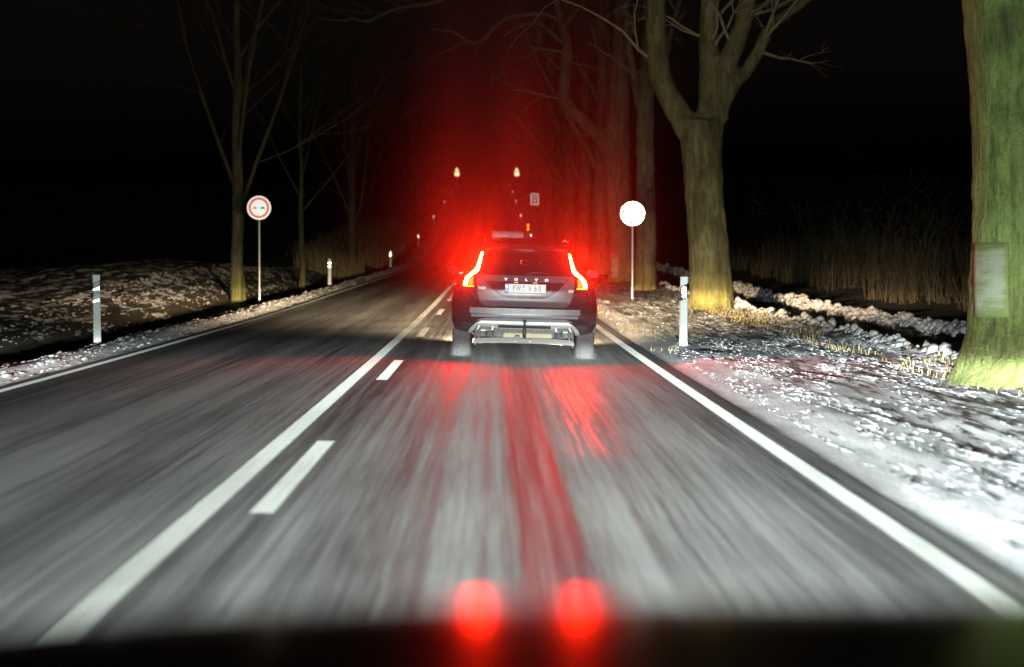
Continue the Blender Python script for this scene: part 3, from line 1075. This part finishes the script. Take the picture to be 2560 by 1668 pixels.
for (xc, zc, s_, u) in ((-.13, .24, .34, -1), (.13, .24, .34, -1), (0, -.2, .44, 1)):
    MB().prism(arrow(xc, cz_ + zc, s_, u), -.04, -.032).build("arrow", M_SIGNB2, o)

# pair of distant triangular warning signs with plates below
for x, px in ((-5.68, "left"), (3.95, "right")):
    D = 361.0
    o = empty("warning_sign", (x, D, gz(x, D)))
    tag(o, "tiny triangular warning sign with plate far ahead, %s one of the pair" % px, "road sign", "pair of distant warning signs")
    c_ = CZ + (YV - 400) / F5 * D - o.location.z
    MB().tube([(0, .05, -.3), (0, .05, c_ + .8)], .04, 8).build("pole", M_STEEL, o)
    MB().prism([(-.45, c_ + .05), (.45, c_ + .05), (0, c_ + .85)], -.02, 0).build("red_border", M_SIGNR, o)
    MB().prism([(-.32, c_ + .13), (.32, c_ + .13), (0, c_ + .70)], -.03, -.021).build("white_field", M_SIGNY, o)
    MB().box(-.36, .36, -.02, 0, c_ - .65, c_ - .02).build("supplementary_plate", M_SIGNY, o)

# ------------------------------------------------------------------ the car ahead
CARX, CARY = .397, 28.3
car = empty("estate_car", (CARX, CARY, float(roadz(CARX, CARY))), (0, math.atan(.028), 0))
tag(car, "dark estate car ahead seen from behind, brake lights glaring red", "car")
LEN = 4.63
_z = [.20, .34, .44, .55, .65, .72, .80, .88, .95, 1.00, 1.06, 1.15, 1.25, 1.34, 1.42, 1.47, 1.50, 1.53]
_w = [.84, .90, .925, .935, .935, .932, .925, .91, .875, .845, .80, .75, .70, .65, .595, .55, .50, .30]
_yr = [1.0, .30, .03, .0, .01, .06, .07, .075, .11, .14, .19, .27, .37, .47, .47, .46, .52, 1.0]
_yf = [4.35, 4.50, 4.60, 4.62, 4.60, 4.56, 4.48, 4.30, 3.95, 3.45, 3.18, 2.98, 2.78, 2.58, 2.38, 2.18, 2.02, 1.75]
W_ = lambda z: float(np.interp(z, _z, _w)); YR_ = lambda z: float(np.interp(z, _z, _yr)); YF_ = lambda z: float(np.interp(z, _z, _yf))
RR, NN = .46, 3.0


def ry(x, z):
    t = min(1, abs(x) / W_(z))
    return YR_(z) + RR * (1 - (1 - t ** NN) ** (1 / NN))


def fy(x, z):
    t = min(1, abs(x) / W_(z))
    return YF_(z) - .8 * (1 - (1 - t ** 2.6) ** (1 / 2.6))


def ring(z):
    wz = W_(z); pts = []
    ang = [math.pi / 2 * i / 14 for i in range(15)]
    right = []
    for a in ang:
        t = math.sin(a) ** (2 / NN); c = math.cos(a) ** (2 / NN)
        right.append((wz * t, YR_(z) + RR * (1 - c), z))
    y0 = YR_(z) + RR; y1 = YF_(z) - .8
    for i in range(1, 12):
        right.append((wz, y0 + (y1 - y0) * i / 12, z))
    for a in ang[::-1]:
        t = math.sin(a) ** (2 / 2.6); c = math.cos(a) ** (2 / 2.6)
        right.append((wz * t, YF_(z) - .8 * (1 - c), z))
    left = [(-x, y, z) for x, y, z in right[::-1][1:-1]]
    return right + left


zz = []
for a, b_ in zip(_z[:-1], _z[1:]):
    zz += [a, (a + b_) / 2]
zz.append(_z[-1])
mb = MB()
rows = [ring(z) for z in zz]
mb.grid(rows, close=True)
nc = len(rows[0])
mb.f.append(tuple((len(rows) - 1) * nc + i for i in range(nc))); mb.m.append(0)
mb.f.append(tuple(range(nc))[::-1]); mb.m.append(0)
body = mb.build("body", M_PAINT, car, smooth='auto')
# wheel wells
cut = MB()
for y in (.97, 3.746):
    for s_ in (-1, 1):
        cut.tube([(s_ * .60, y, .34), (s_ * 1.1, y, .34)], .385, 28)
cutter = cut.build("cutter", M_PAINT, car)
md = body.modifiers.new("wells", 'BOOLEAN'); md.operation = 'DIFFERENCE'; md.object = cutter; md.solver = 'EXACT'
dg = bpy.context.evaluated_depsgraph_get()
me = bpy.data.meshes.new_from_object(body.evaluated_get(dg))
body.modifiers.clear(); body.data = me
bpy.data.objects.remove(cutter)


def patch(name, z0, z1, xl, xr, m, off=.006, nz=10, nx=14, thick=.012, parent=None, side=False, bulge=0, smooth=True):
    """panel following the car's rear (or side) surface, between xl(z) and xr(z)"""
    mb = MB(); rows = []; back = []
    for i in range(nz + 1):
        z = z0 + (z1 - z0) * i / nz
        a, b_ = xl(z), xr(z)
        row = []; bk = []
        for k in range(nx + 1):
            x = a + (b_ - a) * k / nx
            if side:
                sg = side
                row.append((sg * (W_(z) + off), x, z)); bk.append((sg * (W_(z) + off - thick), x, z))
            else:
                row.append((x, ry(x, z) - off, z)); bk.append((x, ry(x, z) - off + thick, z))
        rows.append(row); back.append(bk)
    mb.grid(rows)
    mb.grid([r[::-1] for r in back])
    edge_f = rows[0] + [r[-1] for r in rows[1:]] + rows[-1][::-1][1:] + [r[0] for r in rows[::-1][1:-1]]
    edge_b = back[0] + [r[-1] for r in back[1:]] + back[-1][::-1][1:] + [r[0] for r in back[::-1][1:-1]]
    mb.grid([edge_f, edge_b], close=True)
    return mb.build(name, m, parent or car, smooth='auto' if smooth else False)


I = lambda zs, xs: (lambda z: float(np.interp(z, zs, xs)))
# tailgate skin
gx = I([.655, .68, .72, .80, .90, 1.0, 1.055], [.48, .545, .575, .60, .615, .625, .615])
patch("tailgate", .662, 1.055, lambda z: -gx(z), gx, M_GATE, .012, 20, 36)
patch("tailgate_crease", .725, .735, lambda z: -.50, lambda z: .50, M_DARKP, .016, 1, 24, .006)
# recess around the plate (glossy dark bowl)
rx_ = I([.765, .775, .80, .86, .93, 1.0, 1.03], [.20, .26, .33, .40, .47, .53, .555])
patch("plate_recess", .765, 1.03, lambda z: -rx_(z), rx_, M_PAINT, .0165, 16, 30, .006)
patch("garnish_strip", .975, 1.035, lambda z: -.50 - (z - .975) * .9, lambda z: .50 + (z - .975) * .9, M_GATE, .026, 3, 24, .014)
patch("garnish_strip", .955, .970, lambda z: -.24, lambda z: .24, M_CHROME, .024, 1, 12, .01)
# bumper
bx_ = I([.44, .50, .60, .645], [.60, .70, .70, .60])
patch("bumper", .565, .638, lambda z: -.70, lambda z: .70, M_PLAST, .030, 6, 30, .03)
patch("bumper", .520, .555, lambda z: -.68, lambda z: .68, M_PLAST, .024, 3, 30, .03)
lb = I([.33, .40, .45, .49, .512], [.74, .70, .655, .58, .50])
patch("lower_bumper", .470, .512, lambda z: -lb(z), lb, M_PLAST, .034, 4, 30, .03)
sk = I([.33, .36, .40, .44, .468], [.715, .695, .665, .62, .55])
# silver skid plate: top bar plus two legs and the centre lip
patch("skid_plate", .424, .474, lambda z: -sk(z), sk, M_SILV, .044, 3, 34, .04)
for s_ in (-1, 1):
    if s_ < 0:
        patch("skid_plate_side", .300, .4295, lambda z: -sk(z), lambda z: -sk(z) + .055, M_SILV, .044, 6, 3, .04)
        patch("skid_plate_web", .355, .4295, lambda z: -.385, lambda z: -.335, M_SILV, .044, 4, 3, .04)
    else:
        patch("skid_plate_side", .300, .4295, lambda z: sk(z) - .055, lambda z: sk(z), M_SILV, .044, 6, 3, .04)
        patch("skid_plate_web", .355, .4295, lambda z: .335, lambda z: .385, M_SILV, .044, 4, 3, .04)
patch("skid_recess", .385, .4235, lambda z: -.335, lambda z: .335, plain("recess_plastic", (.07, .07, .075), .5), .020, 2, 16, .02)
patch("skid_lip", .335, .384, lambda z: -.33 - (z - .335) * -.25, lambda z: .33 - (z - .335) * .25, M_SILV, .050, 3, 20, .03)
for x in (-.24, -.12, .12, .24):
    MB().tube([(x, -.052, .362), (x, -.046, .362)], .008, 8).build("bolt", M_MUFF, car)
for s_ in (-1, 1):
    a_, b_ = (lambda z: .385), (lambda z: sk(z) - .055)
    if s_ > 0: patch("skid_plate_panel", .335, .4235, a_, b_, M_SILV, .012, 5, 8, .012)
    else: patch("skid_plate_panel", .335, .4235, lambda z: -sk(z) + .055, lambda z: -.385, M_SILV, .012, 5, 8, .012)
    ho = MB().box(s_ * .50 - .078, s_ * .50 + .078, ry(.5, .385) - .045, ry(.5, .385) - .020, .357, .408, bev=.01)
    ho.build("exhaust_dark_block", M_BLK, car)  # solid black block, the dark inside of the tip put in as colour
# exhaust tips
for s_ in (-1, 1):
    ex = empty("exhaust_tip"); ex.parent = car
    ex.location = (s_ * .50, ry(.5, .385) - .05, .385)
    mb = MB()
    prof = [(-.105, -.035), (-.07, .038), (.095, .042), (.108, .03), (.105, -.03), (.09, -.042), (-.09, -.044)]
    prof = [(-s_ * a, b_) for a, b_ in prof]
    n = len(prof)
    outer = [(x, 0, z) for x, z in prof]; inner = [(x * .84, 0, z * .74) for x, z in prof]
    ob = [(x, .12, z) for x, z in prof]; ib = [(x * .8, .12, z * .7) for x, z in prof]
    mb.add(outer + inner + ob + ib, [(k, (k + 1) % n, (k + 1) % n + n, k + n) for k in range(n)] + [(k, k + 2 * n, (k + 1) % n + 2 * n, (k + 1) % n) for k in range(n)]
           + [(k + n, (k + 1) % n + n, (k + 1) % n + 3 * n, k + 3 * n) for k in range(n)])
    mb.build("rim", M_SILV, ex)
    MB().tube([(-s_ * -.02, .06, 0), (-s_ * -.02, .3, 0)], .028, 14).build("pipe", M_MUFF, ex, smooth='auto')
# underbody
MB().box(-.62, .62, .16, .20, .27, .43).build("underbody_panel", M_DARKP, car)
MB().box(-.27, .36, .12, .155, .262, .330, bev=.01).build("muffler", M_MUFF, car)
bp = [(-.64, .215), (-.60, .25), (-.35, .262), (.35, .262), (.60, .25), (.64, .215), (.64, .18), (.35, .195), (-.35, .195), (-.64, .18)]
MB().prism(bp, .10, .135).build("axle_beam", M_UNDER, car)
MB().box(-.11, .10, .085, .10, .20, .255, bev=.006).build("hitch_bracket", M_UNDER, car)
for x in (-.11, .08):
    MB().tube([(x, .08, .222), (x, .09, .222)], .014, 10).build("bolt", M_MUFF, car)
for s_ in (-1, 1):
    pts = [(s_ * .44 + .052 * math.cos(a), .16 + .03 * math.sin(a), .27 + .014 * a / 6.28 * 1.4) for a in np.arange(0, 6.28 * 4, .5)]
    MB().tube(pts, .009, 6).build("coil_spring", M_UNDER, car, smooth=True)
    MB().tube([(s_ * .575, .13, .20), (s_ * .575, .13, .36)], .02, 10).build("damper", M_UNDER, car, smooth='auto')
    MB().tube([(s_ * .62, .12, .16), (s_ * .62, .12, .37)], .012, 8).build("link_rod", M_UNDER, car)
# tow ball and socket
tb = MB().tube([(0, .02, .30), (0, -.05, .285), (0, -.09, .30), (0, -.09, .36), (0, -.085, .45)], [.018, .022, .022, .018, .014], 12)
tb.build("tow_bar", M_BLK, car, smooth=True)
bm = bmesh.new(); bmesh.ops.create_uvsphere(bm, u_segments=16, v_segments=10, radius=.026)
me = bpy.data.meshes.new("tow_ball"); bm.to_mesh(me); bm.free(); me.materials.append(M_DARKP)
o = bpy.data.objects.new("tow_ball", me); col.objects.link(o); o.parent = car; o.location = (0, -.085, .478)
MB().tube([(-.09, .03, .268), (-.09, -.03, .262)], .038, 18).build("tow_socket", M_UNDER, car, smooth='auto')
# wheels
for y in (.97, 3.746):
    for s_ in (-1, 1):
        wh = empty("wheel", (0, 0, 0)); wh.parent = car; wh.location = (s_ * .80, y, .335)
        mb = MB()
        prof = [(-.117, .27), (-.12, .31), (-.105, .332), (-.06, .337), (.06, .337), (.105, .332), (.12, .31), (.117, .27), (.10, .24), (-.10, .24)]
        rows = []
        for x, r in prof + [prof[0]]:
            rows.append([(x, r * math.cos(2 * math.pi * k / 40), r * math.sin(2 * math.pi * k / 40)) for k in range(40)])
        mb.grid(rows, close=True)
        mb.build("tyre", M_RUBBER, wh, smooth='auto')
        tr = MB()
        for x in (-.085, -.03, .03, .085):
            for k in range(36):
                a = 2 * math.pi * (k + (.5 if x in (-.03, .085) else 0)) / 36
                c_, sn = math.cos(a), math.sin(a)
                u = Vector((0, c_, sn)); v = Vector((0, -sn, c_))
                q = u * .336 + Vector((x, 0, 0))
                vs = []
                for dr in (0, .007):
                    for dx in (-.02, .02):
                        for dv in (-.022, .022):
                            vs.append(q + u * dr + Vector((dx, 0, 0)) + v * dv)
                tr.add(vs, [(0, 1, 3, 2), (4, 6, 7, 5), (0, 4, 5, 1), (2, 3, 7, 6), (0, 2, 6, 4), (1, 5, 7, 3)])
        t_ = tr.build("tread_blocks", M_RUBBER, wh); t_["kind"] = "stuff"
        rm = MB(); rm.tube([(s_ * .03, 0, 0), (s_ * .10, 0, 0)], .06, 16)
        for k in range(5):
            a = 2 * math.pi * k / 5
            rm.tube([(s_ * .085, .03 * math.cos(a), .03 * math.sin(a)), (s_ * .09, .235 * math.cos(a), .235 * math.sin(a))], [.03, .02], 6)
        rows = [[(x, r * math.cos(2 * math.pi * k / 32), r * math.sin(2 * math.pi * k / 32)) for k in range(32)] for x, r in ((-.1, .235), (.1, .242), (.1, .228), (-.1, .22))]
        rm.grid(rows, close=True)
        rm.build("rim", M_RIM, wh, smooth='auto')
# mud rim line along the arches
for s_ in (-1, 1):
    pts = []
    for i in range(13):
        a = math.pi * i / 12
        pts.append((s_ * (W_(.34 + .39 * math.sin(a)) + .004), .97 - .40 * math.cos(a), .34 + .40 * math.sin(a)))
    MB().tube(pts, .012, 6).build("wheel_arch_trim", M_PLAST, car, smooth=True)

# rear window, spoiler, roof
wx = I([1.06, 1.09, 1.2, 1.3, 1.36, 1.385], [.53, .545, .52, .49, .47, .44])
patch("rear_window", 1.062, 1.385, lambda z: -wx(z), wx, M_GLASSD, .007, 12, 24, .008)
sp = MB()
rows = []
for (y, z, w2) in ((.305, 1.396, .50), (.29, 1.420, .51), (.31, 1.455, .515), (.50, 1.497, .515), (.80, 1.522, .50), (.80, 1.50, .48), (.475, 1.378, .50)):
    rows.append([(w2 * k / 10, y + .09 * abs(k / 10) ** 3, z - .028 * (k / 10) ** 2) for k in range(-10, 11)])
sp.grid(rows + [rows[0]])
for e_ in (0, -1):
    sp.add([r[e_] for r in rows], [tuple(range(len(rows)))])
sp.build("roof_spoiler", plain("spoiler_paint", (.012, .010, .012), .5, spec=.15), car, smooth='auto')
MB().box(-.15, .15, .285, .292, 1.409, 1.420).build("high_brake_lamp", plain("dark_red_lens", (.03, .002, .004), .8, spec=.05), car)
for s_ in (-1, 1):
    pts = [(s_ * .525, .75, 1.50), (s_ * .54, .80, 1.535), (s_ * .545, 1.5, 1.545), (s_ * .53, 2.2, 1.52), (s_ * .53, 2.28, 1.49)]
    MB().tube(pts, .014, 8).build("roof_rail", M_CHROME, car, smooth=True)
fin = MB().add([(-.02, .95, 1.525), (.02, .95, 1.525), (.012, 1.12, 1.525), (-.012, 1.12, 1.525), (0, .93, 1.585), (0, 1.0, 1.585)],
               [(0, 1, 4), (0, 4, 5, 3), (1, 2, 5, 4), (2, 3, 5), (0, 3, 2, 1)])
fin.build("aerial_fin", M_PAINT, car)
# rear wiper
MB().tube([(0, ry(0, 1.075) - .03, 1.075), (.12, ry(.12, 1.10) - .03, 1.100), (.38, ry(.38, 1.085) - .028, 1.078)], [.012, .008, .005], 8).build("rear_wiper", M_BLK, car, smooth=True)
# pale slab on the roof
sl = MB(); rng = random.Random(9)
rows = []
for y in (1.35, 1.5, 1.8, 2.1, 2.2):
    rows.append([(-.44 + .41 * k / 8, y, 1.532 + (0 if y in (1.35, 2.2) else .052 + rng.uniform(-.004, .004)) * (1 if 0 < k < 8 else .7)) for k in range(9)])
sl.grid(rows)
slab = sl.build("snow_slab", M_ICE, None, smooth='auto')
sd = slab.modifiers.new("thick", 'SOLIDIFY'); sd.thickness = -.05
slab.location = car.location; slab.rotation_euler = car.rotation_euler
tag(slab, "flat pale slab lying on the left side of the car's roof", "snow slab")

# side windows, windscreen, doors seams
for s_ in (-1, 1):
    patch("side_window", 1.05, 1.38, I([1.05, 1.38], [.78, 1.05]), I([1.05, 1.38], [1.62, 1.62]), M_GLASSD, .004, 6, 4, .008, side=s_)
    patch("side_window", 1.05, 1.40, I([1.05, 1.4], [1.68, 1.68]), I([1.05, 1.4], [2.38, 2.2]) if False else I([1.05, 1.40], [2.30, 1.66 + .03]), M_GLASSD, .004, 8, 5, .008, side=s_)
    for y in (1.65, 2.62, 3.35):
        patch("door_seam", .32, .98, lambda z, y=y: y, lambda z, y=y: y + .008, M_BLK, .001, 4, 1, .002, side=s_)
    for y in (1.78, 2.78):
        MB().box(s_ * .90 - .02, s_ * .90 + .02, y, y + .18, .885, .91, bev=.005).build("door_handle", M_PAINT, car)
# windscreen
rows = []
for z in (1.04, 1.12, 1.2, 1.3, 1.4, 1.44):
    wz = W_(z) * .86
    rows.append([(wz * k / 8, fy(wz * k / 8, z) + .006, z) for k in range(-8, 9)])
MB().grid(rows).build("windscreen", M_GLASSD, car, smooth=True)
for s_ in (-1, 1):
    MB().box(min(s_ * .45, s_ * .80), max(s_ * .45, s_ * .80), 4.12, 4.28, .64, .74, bev=.02).build("headlight_housing", M_CHROME, car)
# mirrors
for s_ in (-1, 1):
    mr_ = empty("door_mirror"); mr_.parent = car; mr_.location = (s_ * .965, 2.85, 1.09)
    mb = MB()
    rows = []
    for (y, k) in ((-.035, .88), (-.02, 1.0), (.04, .98), (.09, .75), (.12, .35)):
        rw = []
        for j in range(20):
            a = 2 * math.pi * j / 20
            cx_ = math.copysign(abs(math.cos(a)) ** .6, math.cos(a)); sz = math.copysign(abs(math.sin(a)) ** .6, math.sin(a))
            rw.append((.092 * k * cx_, y, .066 * k * sz))
        rows.append(rw)
    mb.grid(rows, close=True); mb.f.append(tuple(range(len(mb.v) - 20, len(mb.v)))); mb.m.append(0)
    mb.build("mirror_shell", M_PAINT, mr_, smooth='auto')
    g = MB(); rw = []
    for j in range(20):
        a = 2 * math.pi * j / 20
        cx_ = math.copysign(abs(math.cos(a)) ** .6, math.cos(a)); sz = math.copysign(abs(math.sin(a)) ** .6, math.sin(a))
        rw.append((.079 * cx_, -.030, .056 * sz))
    g.add(rw, [tuple(range(20))]); mg_ = g.build("mirror_glass", M_GLASSD, mr_); mg_.rotation_euler = (R(5), 0, R(9 * s_)); mg_.location = (0, -.014, 0)
    MB().box(min(-s_ * .06, -s_ * .15), max(-s_ * .06, -s_ * .15), .0, .06, -.06, -.03, bev=.008).build("mirror_arm", M_PAINT, mr_)

# tail lights
lens_in = I([.895, .95, 1.04, 1.075, 1.10, 1.36], [.645, .655, .655, .625, .585, .545])
lens_out = I([.895, .95, 1.02, 1.06, 1.10, 1.14, 1.2, 1.36], [.80, .80, .775, .735, .68, .645, .625, .582])
lit_out = I([.905, .95, 1.02, 1.06, 1.10, 1.14, 1.20, 1.345], [.793, .790, .768, .725, .672, .638, .618, .577])
lit_in = I([.905, .95, 1.02, 1.035, 1.06, 1.09, 1.12, 1.20, 1.345], [.742, .738, .712, .690, .652, .608, .592, .576, .546])
for s_ in (-1, 1):
    tl = empty("tail_light"); tl.parent = car
    def pp(name, z0, z1, a, b_, m, off, nz, nx, th):
        if s_ > 0:
            return patch(name, z0, z1, a, b_, m, off, nz, nx, th, parent=tl)
        return patch(name, z0, z1, lambda z: -b_(z), lambda z: -a(z), m, off, nz, nx, th, parent=tl)
    pp("lens", .895, 1.36, lens_in, lens_out, M_LENS, .014, 26, 8, .014)
    lb_ = pp("light_band", .915, 1.345, lit_in, lit_out, M_TAIL, .020, 13, 1, .005)
    lb_.data.materials.append(M_LENS)          # only the outward face of the band shines
    for i_, p_ in enumerate(lb_.data.polygons):
        p_.material_index = 0 if i_ < 13 else 1
    pp("lower_light", .922, 1.025, I([.9, 1.03], [.665, .665]), lambda z: lit_in(z) - .012, M_TAIL2, .018, 6, 3, .003)
    pp("lower_bar", .898, .911, lambda z: .655, lambda z: .79, M_TAIL3, .022, 1, 4, .006)

# small red glowing discs set on the outside of the rear glass
for (x, z, r) in ((-.13, 1.345, .014), (-.06, 1.235, .020), (-.065, 1.205, .013), (.19, 1.225, .006), (-.13, 1.24, .006), (.0, 1.245, .006)):
    MB().tube([(x, ry(x, z) - .0085, z), (x, ry(x, z) - .0075, z)], r * .6, 10).build("window_glow_disc", M_GLOWR, car)


# lettering
def text(name, s_, size, loc, m, parent, shear=0, sx=1.0, ext=.0015, font_spacing=1.0, align='CENTER', bold=0.0):
    c = bpy.data.curves.new(name, 'FONT')
    c.body = s_; c.size = size; c.extrude = ext; c.align_x = align; c.align_y = 'CENTER'; c.shear = shear; c.space_character = font_spacing
    c.resolution_u = 4; c.offset = bold
    o = bpy.data.objects.new(name, c)
    col.objects.link(o)
    dg = bpy.context.evaluated_depsgraph_get()
    me = bpy.data.meshes.new_from_object(o.evaluated_get(dg))
    bpy.data.objects.remove(o)
    me.materials.clear(); me.materials.append(m)
    o = bpy.data.objects.new(name, me); col.objects.link(o)
    o.parent = parent; o.location = loc; o.rotation_euler = (R(90), 0, 0); o.scale = (sx, 1, 1)
    return o


for ch, x in zip("VOLVO", (-.252, -.120, .008, .135, .265)):
    text("badge_letter", ch, .042, (x, ry(x, 1.005) - .034, 1.003), M_POST, car, 0, 1.25, .004, bold=.0035)
text("model_badge", "V60", .048, (-.555, ry(.555, .87) - .024, .885), M_POST, car, .25, 1.25, .003, bold=.0015).rotation_euler = (R(90), 0, R(-9))
text("model_badge", "D4", .044, (.575, ry(.575, .86) - .024, .872), M_POST, car, .25, 1.2, .003, bold=.0015).rotation_euler = (R(90), 0, R(9))
# number plate
npl = empty("number_plate"); npl.parent = car; npl.location = (0, ry(0, .89) - .030, .892)
MB().box(-.262, .262, .002, .012, -.062, .062, bev=.004).build("plate_frame", M_DARKP, npl)
MB().box(-.215, .258, -.004, .0015, -.054, .054).build("plate_field", M_PLATE, npl)
MB().box(-.258, -.217, -.004, .0015, -.054, .054).build("country_strip", M_PLATEB, npl)
text("country_letter", "D", .03, (-.238, -.0055, -.026), M_POST, npl, 0, 1, .0008)
for k in range(12):
    a = k * math.pi / 6
    MB().tube([(-.2375 + .012 * math.cos(a), -.0055, .022 + .012 * math.sin(a)), (-.2375 + .012 * math.cos(a), -.0042, .022 + .012 * math.sin(a))], .0018, 5).build("star", M_REFLY, npl)
for ch, x in (("F", -.145), ("W", -.090), ("V", .055), ("6", .125), ("0", .180)):
    text("plate_character", ch, .105, (x, -.0055, 0), M_INK, npl, 0, .72 if ch != "W" else .60, .0008)
MB().tube([(-.022, -.0065, .026), (-.022, -.0042, .026)], .013, 14).build("seal", plain("blue_seal", (.03, .07, .4), .5), npl)
MB().tube([(-.022, -.0065, -.022), (-.022, -.0042, -.022)], .013, 14).build("seal", plain("brass_seal", (.40, .30, .18), .5), npl)
for x in (-.12, .12):
    MB().box(x - .025, x + .025, -.022, -.006, .072, .078).build("plate_lamp", M_WARM, npl)

# ------------------------------------------------------------------ car lamps (real headlamps of both cars)
for s_ in (-1, 1):
    headlamp("headlamp", (s_ * .62, 4.72, .66), LEAD_I, (1, .74, .46), LEAD_BEAM, 1.0, 1.0, .34, car)

# ------------------------------------------------------------------ bonnet of the following car
own = empty("following_car_bonnet", (.27, 0, 0))
tag(own, "out-of-focus black bonnet along the bottom edge mirroring the lights", "car bonnet")
yy = np.arange(.75, 2.14, .01)
sl_ = np.interp(yy, [.75, 1.30, 1.44, 1.52, 1.62, 1.80, 2.0, 2.14], [-.5, -1.2, -2.6, -4.4, -8.0, -15, -32, -62])
zc = np.cumsum(np.tan(np.radians(sl_)) * .01)
ang_ = (zc) / yy
# lift so that the tangent ray lies 9.25 degrees below the camera's horizontal
lo, hi = -1.0, 1.0
for _ in range(60):
    c_ = (lo + hi) / 2
    if np.max((zc + c_) / yy) > -math.tan(R(9.42)): hi = c_
    else: lo = c_
zc = zc + c_ + CZ
rows = []
for y, z in zip(yy[::2], zc[::2]):
    rows.append([(x, y - .22 * (abs(x) / .9) ** 3 * (1 if y > 1.3 else 0) * min(1, (y - 1.3) / .4 if y > 1.3 else 0), z - .035 * (x / .85) ** 4 - .004 * x * x) for x in np.linspace(-.88, .88, 45)])
o = MB().grid(rows).build("bonnet", M_HOOD, own, smooth=True, fixn=False)
sd = o.modifiers.new("thick", 'SOLIDIFY'); sd.thickness = .02; sd.offset = 1
for s_ in (-1, 1):
    MB().box(s_ * .68 - .14, s_ * .68 + .14, 1.90, 2.08, .56, .70, bev=.03).build("headlight_housing", M_BLK, own)
    headlamp("headlamp", (s_ * .66, 2.24, .64), OWN_I, (.90, 1.0, .97), OWN_BEAM, .42, 1.0, .80, own)

# ------------------------------------------------------------------ haze volume added around the car to hold the red glow
bm = bmesh.new(); bmesh.ops.create_icosphere(bm, subdivisions=3, radius=1)
me = bpy.data.meshes.new("glow_haze"); bm.to_mesh(me); bm.free()
hz = bpy.data.objects.new("glow_haze", me); col.objects.link(hz)
hz.location = (.32, 28.0, 1.9); hz.scale = (3.1, 2.3, 6.2)
m = bpy.data.materials.new("spray"); m.use_nodes = True  # material of the added glow haze
t = m.node_tree
for n in list(t.nodes):
    if n.type == 'BSDF_PRINCIPLED': t.nodes.remove(n)
pv = N(t, "ShaderNodeVolumePrincipled")
pv.inputs['Color'].default_value = (.9, .9, .9, 1)
pv.inputs['Anisotropy'].default_value = .55
tc = N(t, "ShaderNodeTexCoord")
ln = N(t, "ShaderNodeVectorMath", operation='LENGTH')
t.links.new(tc.outputs['Object'], ln.inputs[0])
d_ = mth(t, 'SUBTRACT', 1.0, ln.outputs['Value'], True)
d_ = mth(t, 'MULTIPLY', mth(t, 'MULTIPLY', mth(t, 'MULTIPLY', d_, d_), d_), .20)
wn = noise(t, pos_scaled(t, (1.5, 1.2, .30), off=(2.3, 0, 0)), 1, 2, .5)
d_ = mth(t, 'MULTIPLY', d_, ramp(t, wn, [(.36, .28), (.62, 1.0)]))
t.links.new(d_, pv.inputs['Density'])
t.links.new(pv.outputs[0], t.nodes['Material Output'].inputs['Volume'])
me.materials.append(m)
tag(hz, "added haze around the car ahead, holding the red glow of its lights", "spray", kind="stuff")

# water thrown up by the rear tyres
for s_ in (-1, 1):
    bm = bmesh.new(); bmesh.ops.create_icosphere(bm, subdivisions=2, radius=1)
    me = bpy.data.meshes.new("tyre_spray"); bm.to_mesh(me); bm.free()
    o = bpy.data.objects.new("tyre_spray", me); col.objects.link(o)
    o.scale = (.17, .34, .19); x_ = CARX + s_ * .80
    o.location = (x_, CARY + .50, float(roadz(x_, CARY + .5)) + .06)
    m = bpy.data.materials.new("tyre_spray"); m.use_nodes = True; t = m.node_tree
    t.nodes.remove(t.nodes['Principled BSDF'])
    pv = N(t, "ShaderNodeVolumePrincipled"); pv.inputs['Color'].default_value = (.95, .95, .95, 1)
    tc = N(t, "ShaderNodeTexCoord"); ln = N(t, "ShaderNodeVectorMath", operation='LENGTH')
    t.links.new(tc.outputs['Object'], ln.inputs[0])
    t.links.new(mth(t, 'MULTIPLY', mth(t, 'SUBTRACT', 1.0, ln.outputs['Value'], True), .7), pv.inputs['Density'])
    t.links.new(pv.outputs[0], t.nodes['Material Output'].inputs['Volume'])
    me.materials.append(m)
    tag(o, "white puff of spray behind the car's %s rear tyre" % ("right" if s_ > 0 else "left"), "spray", kind="stuff")
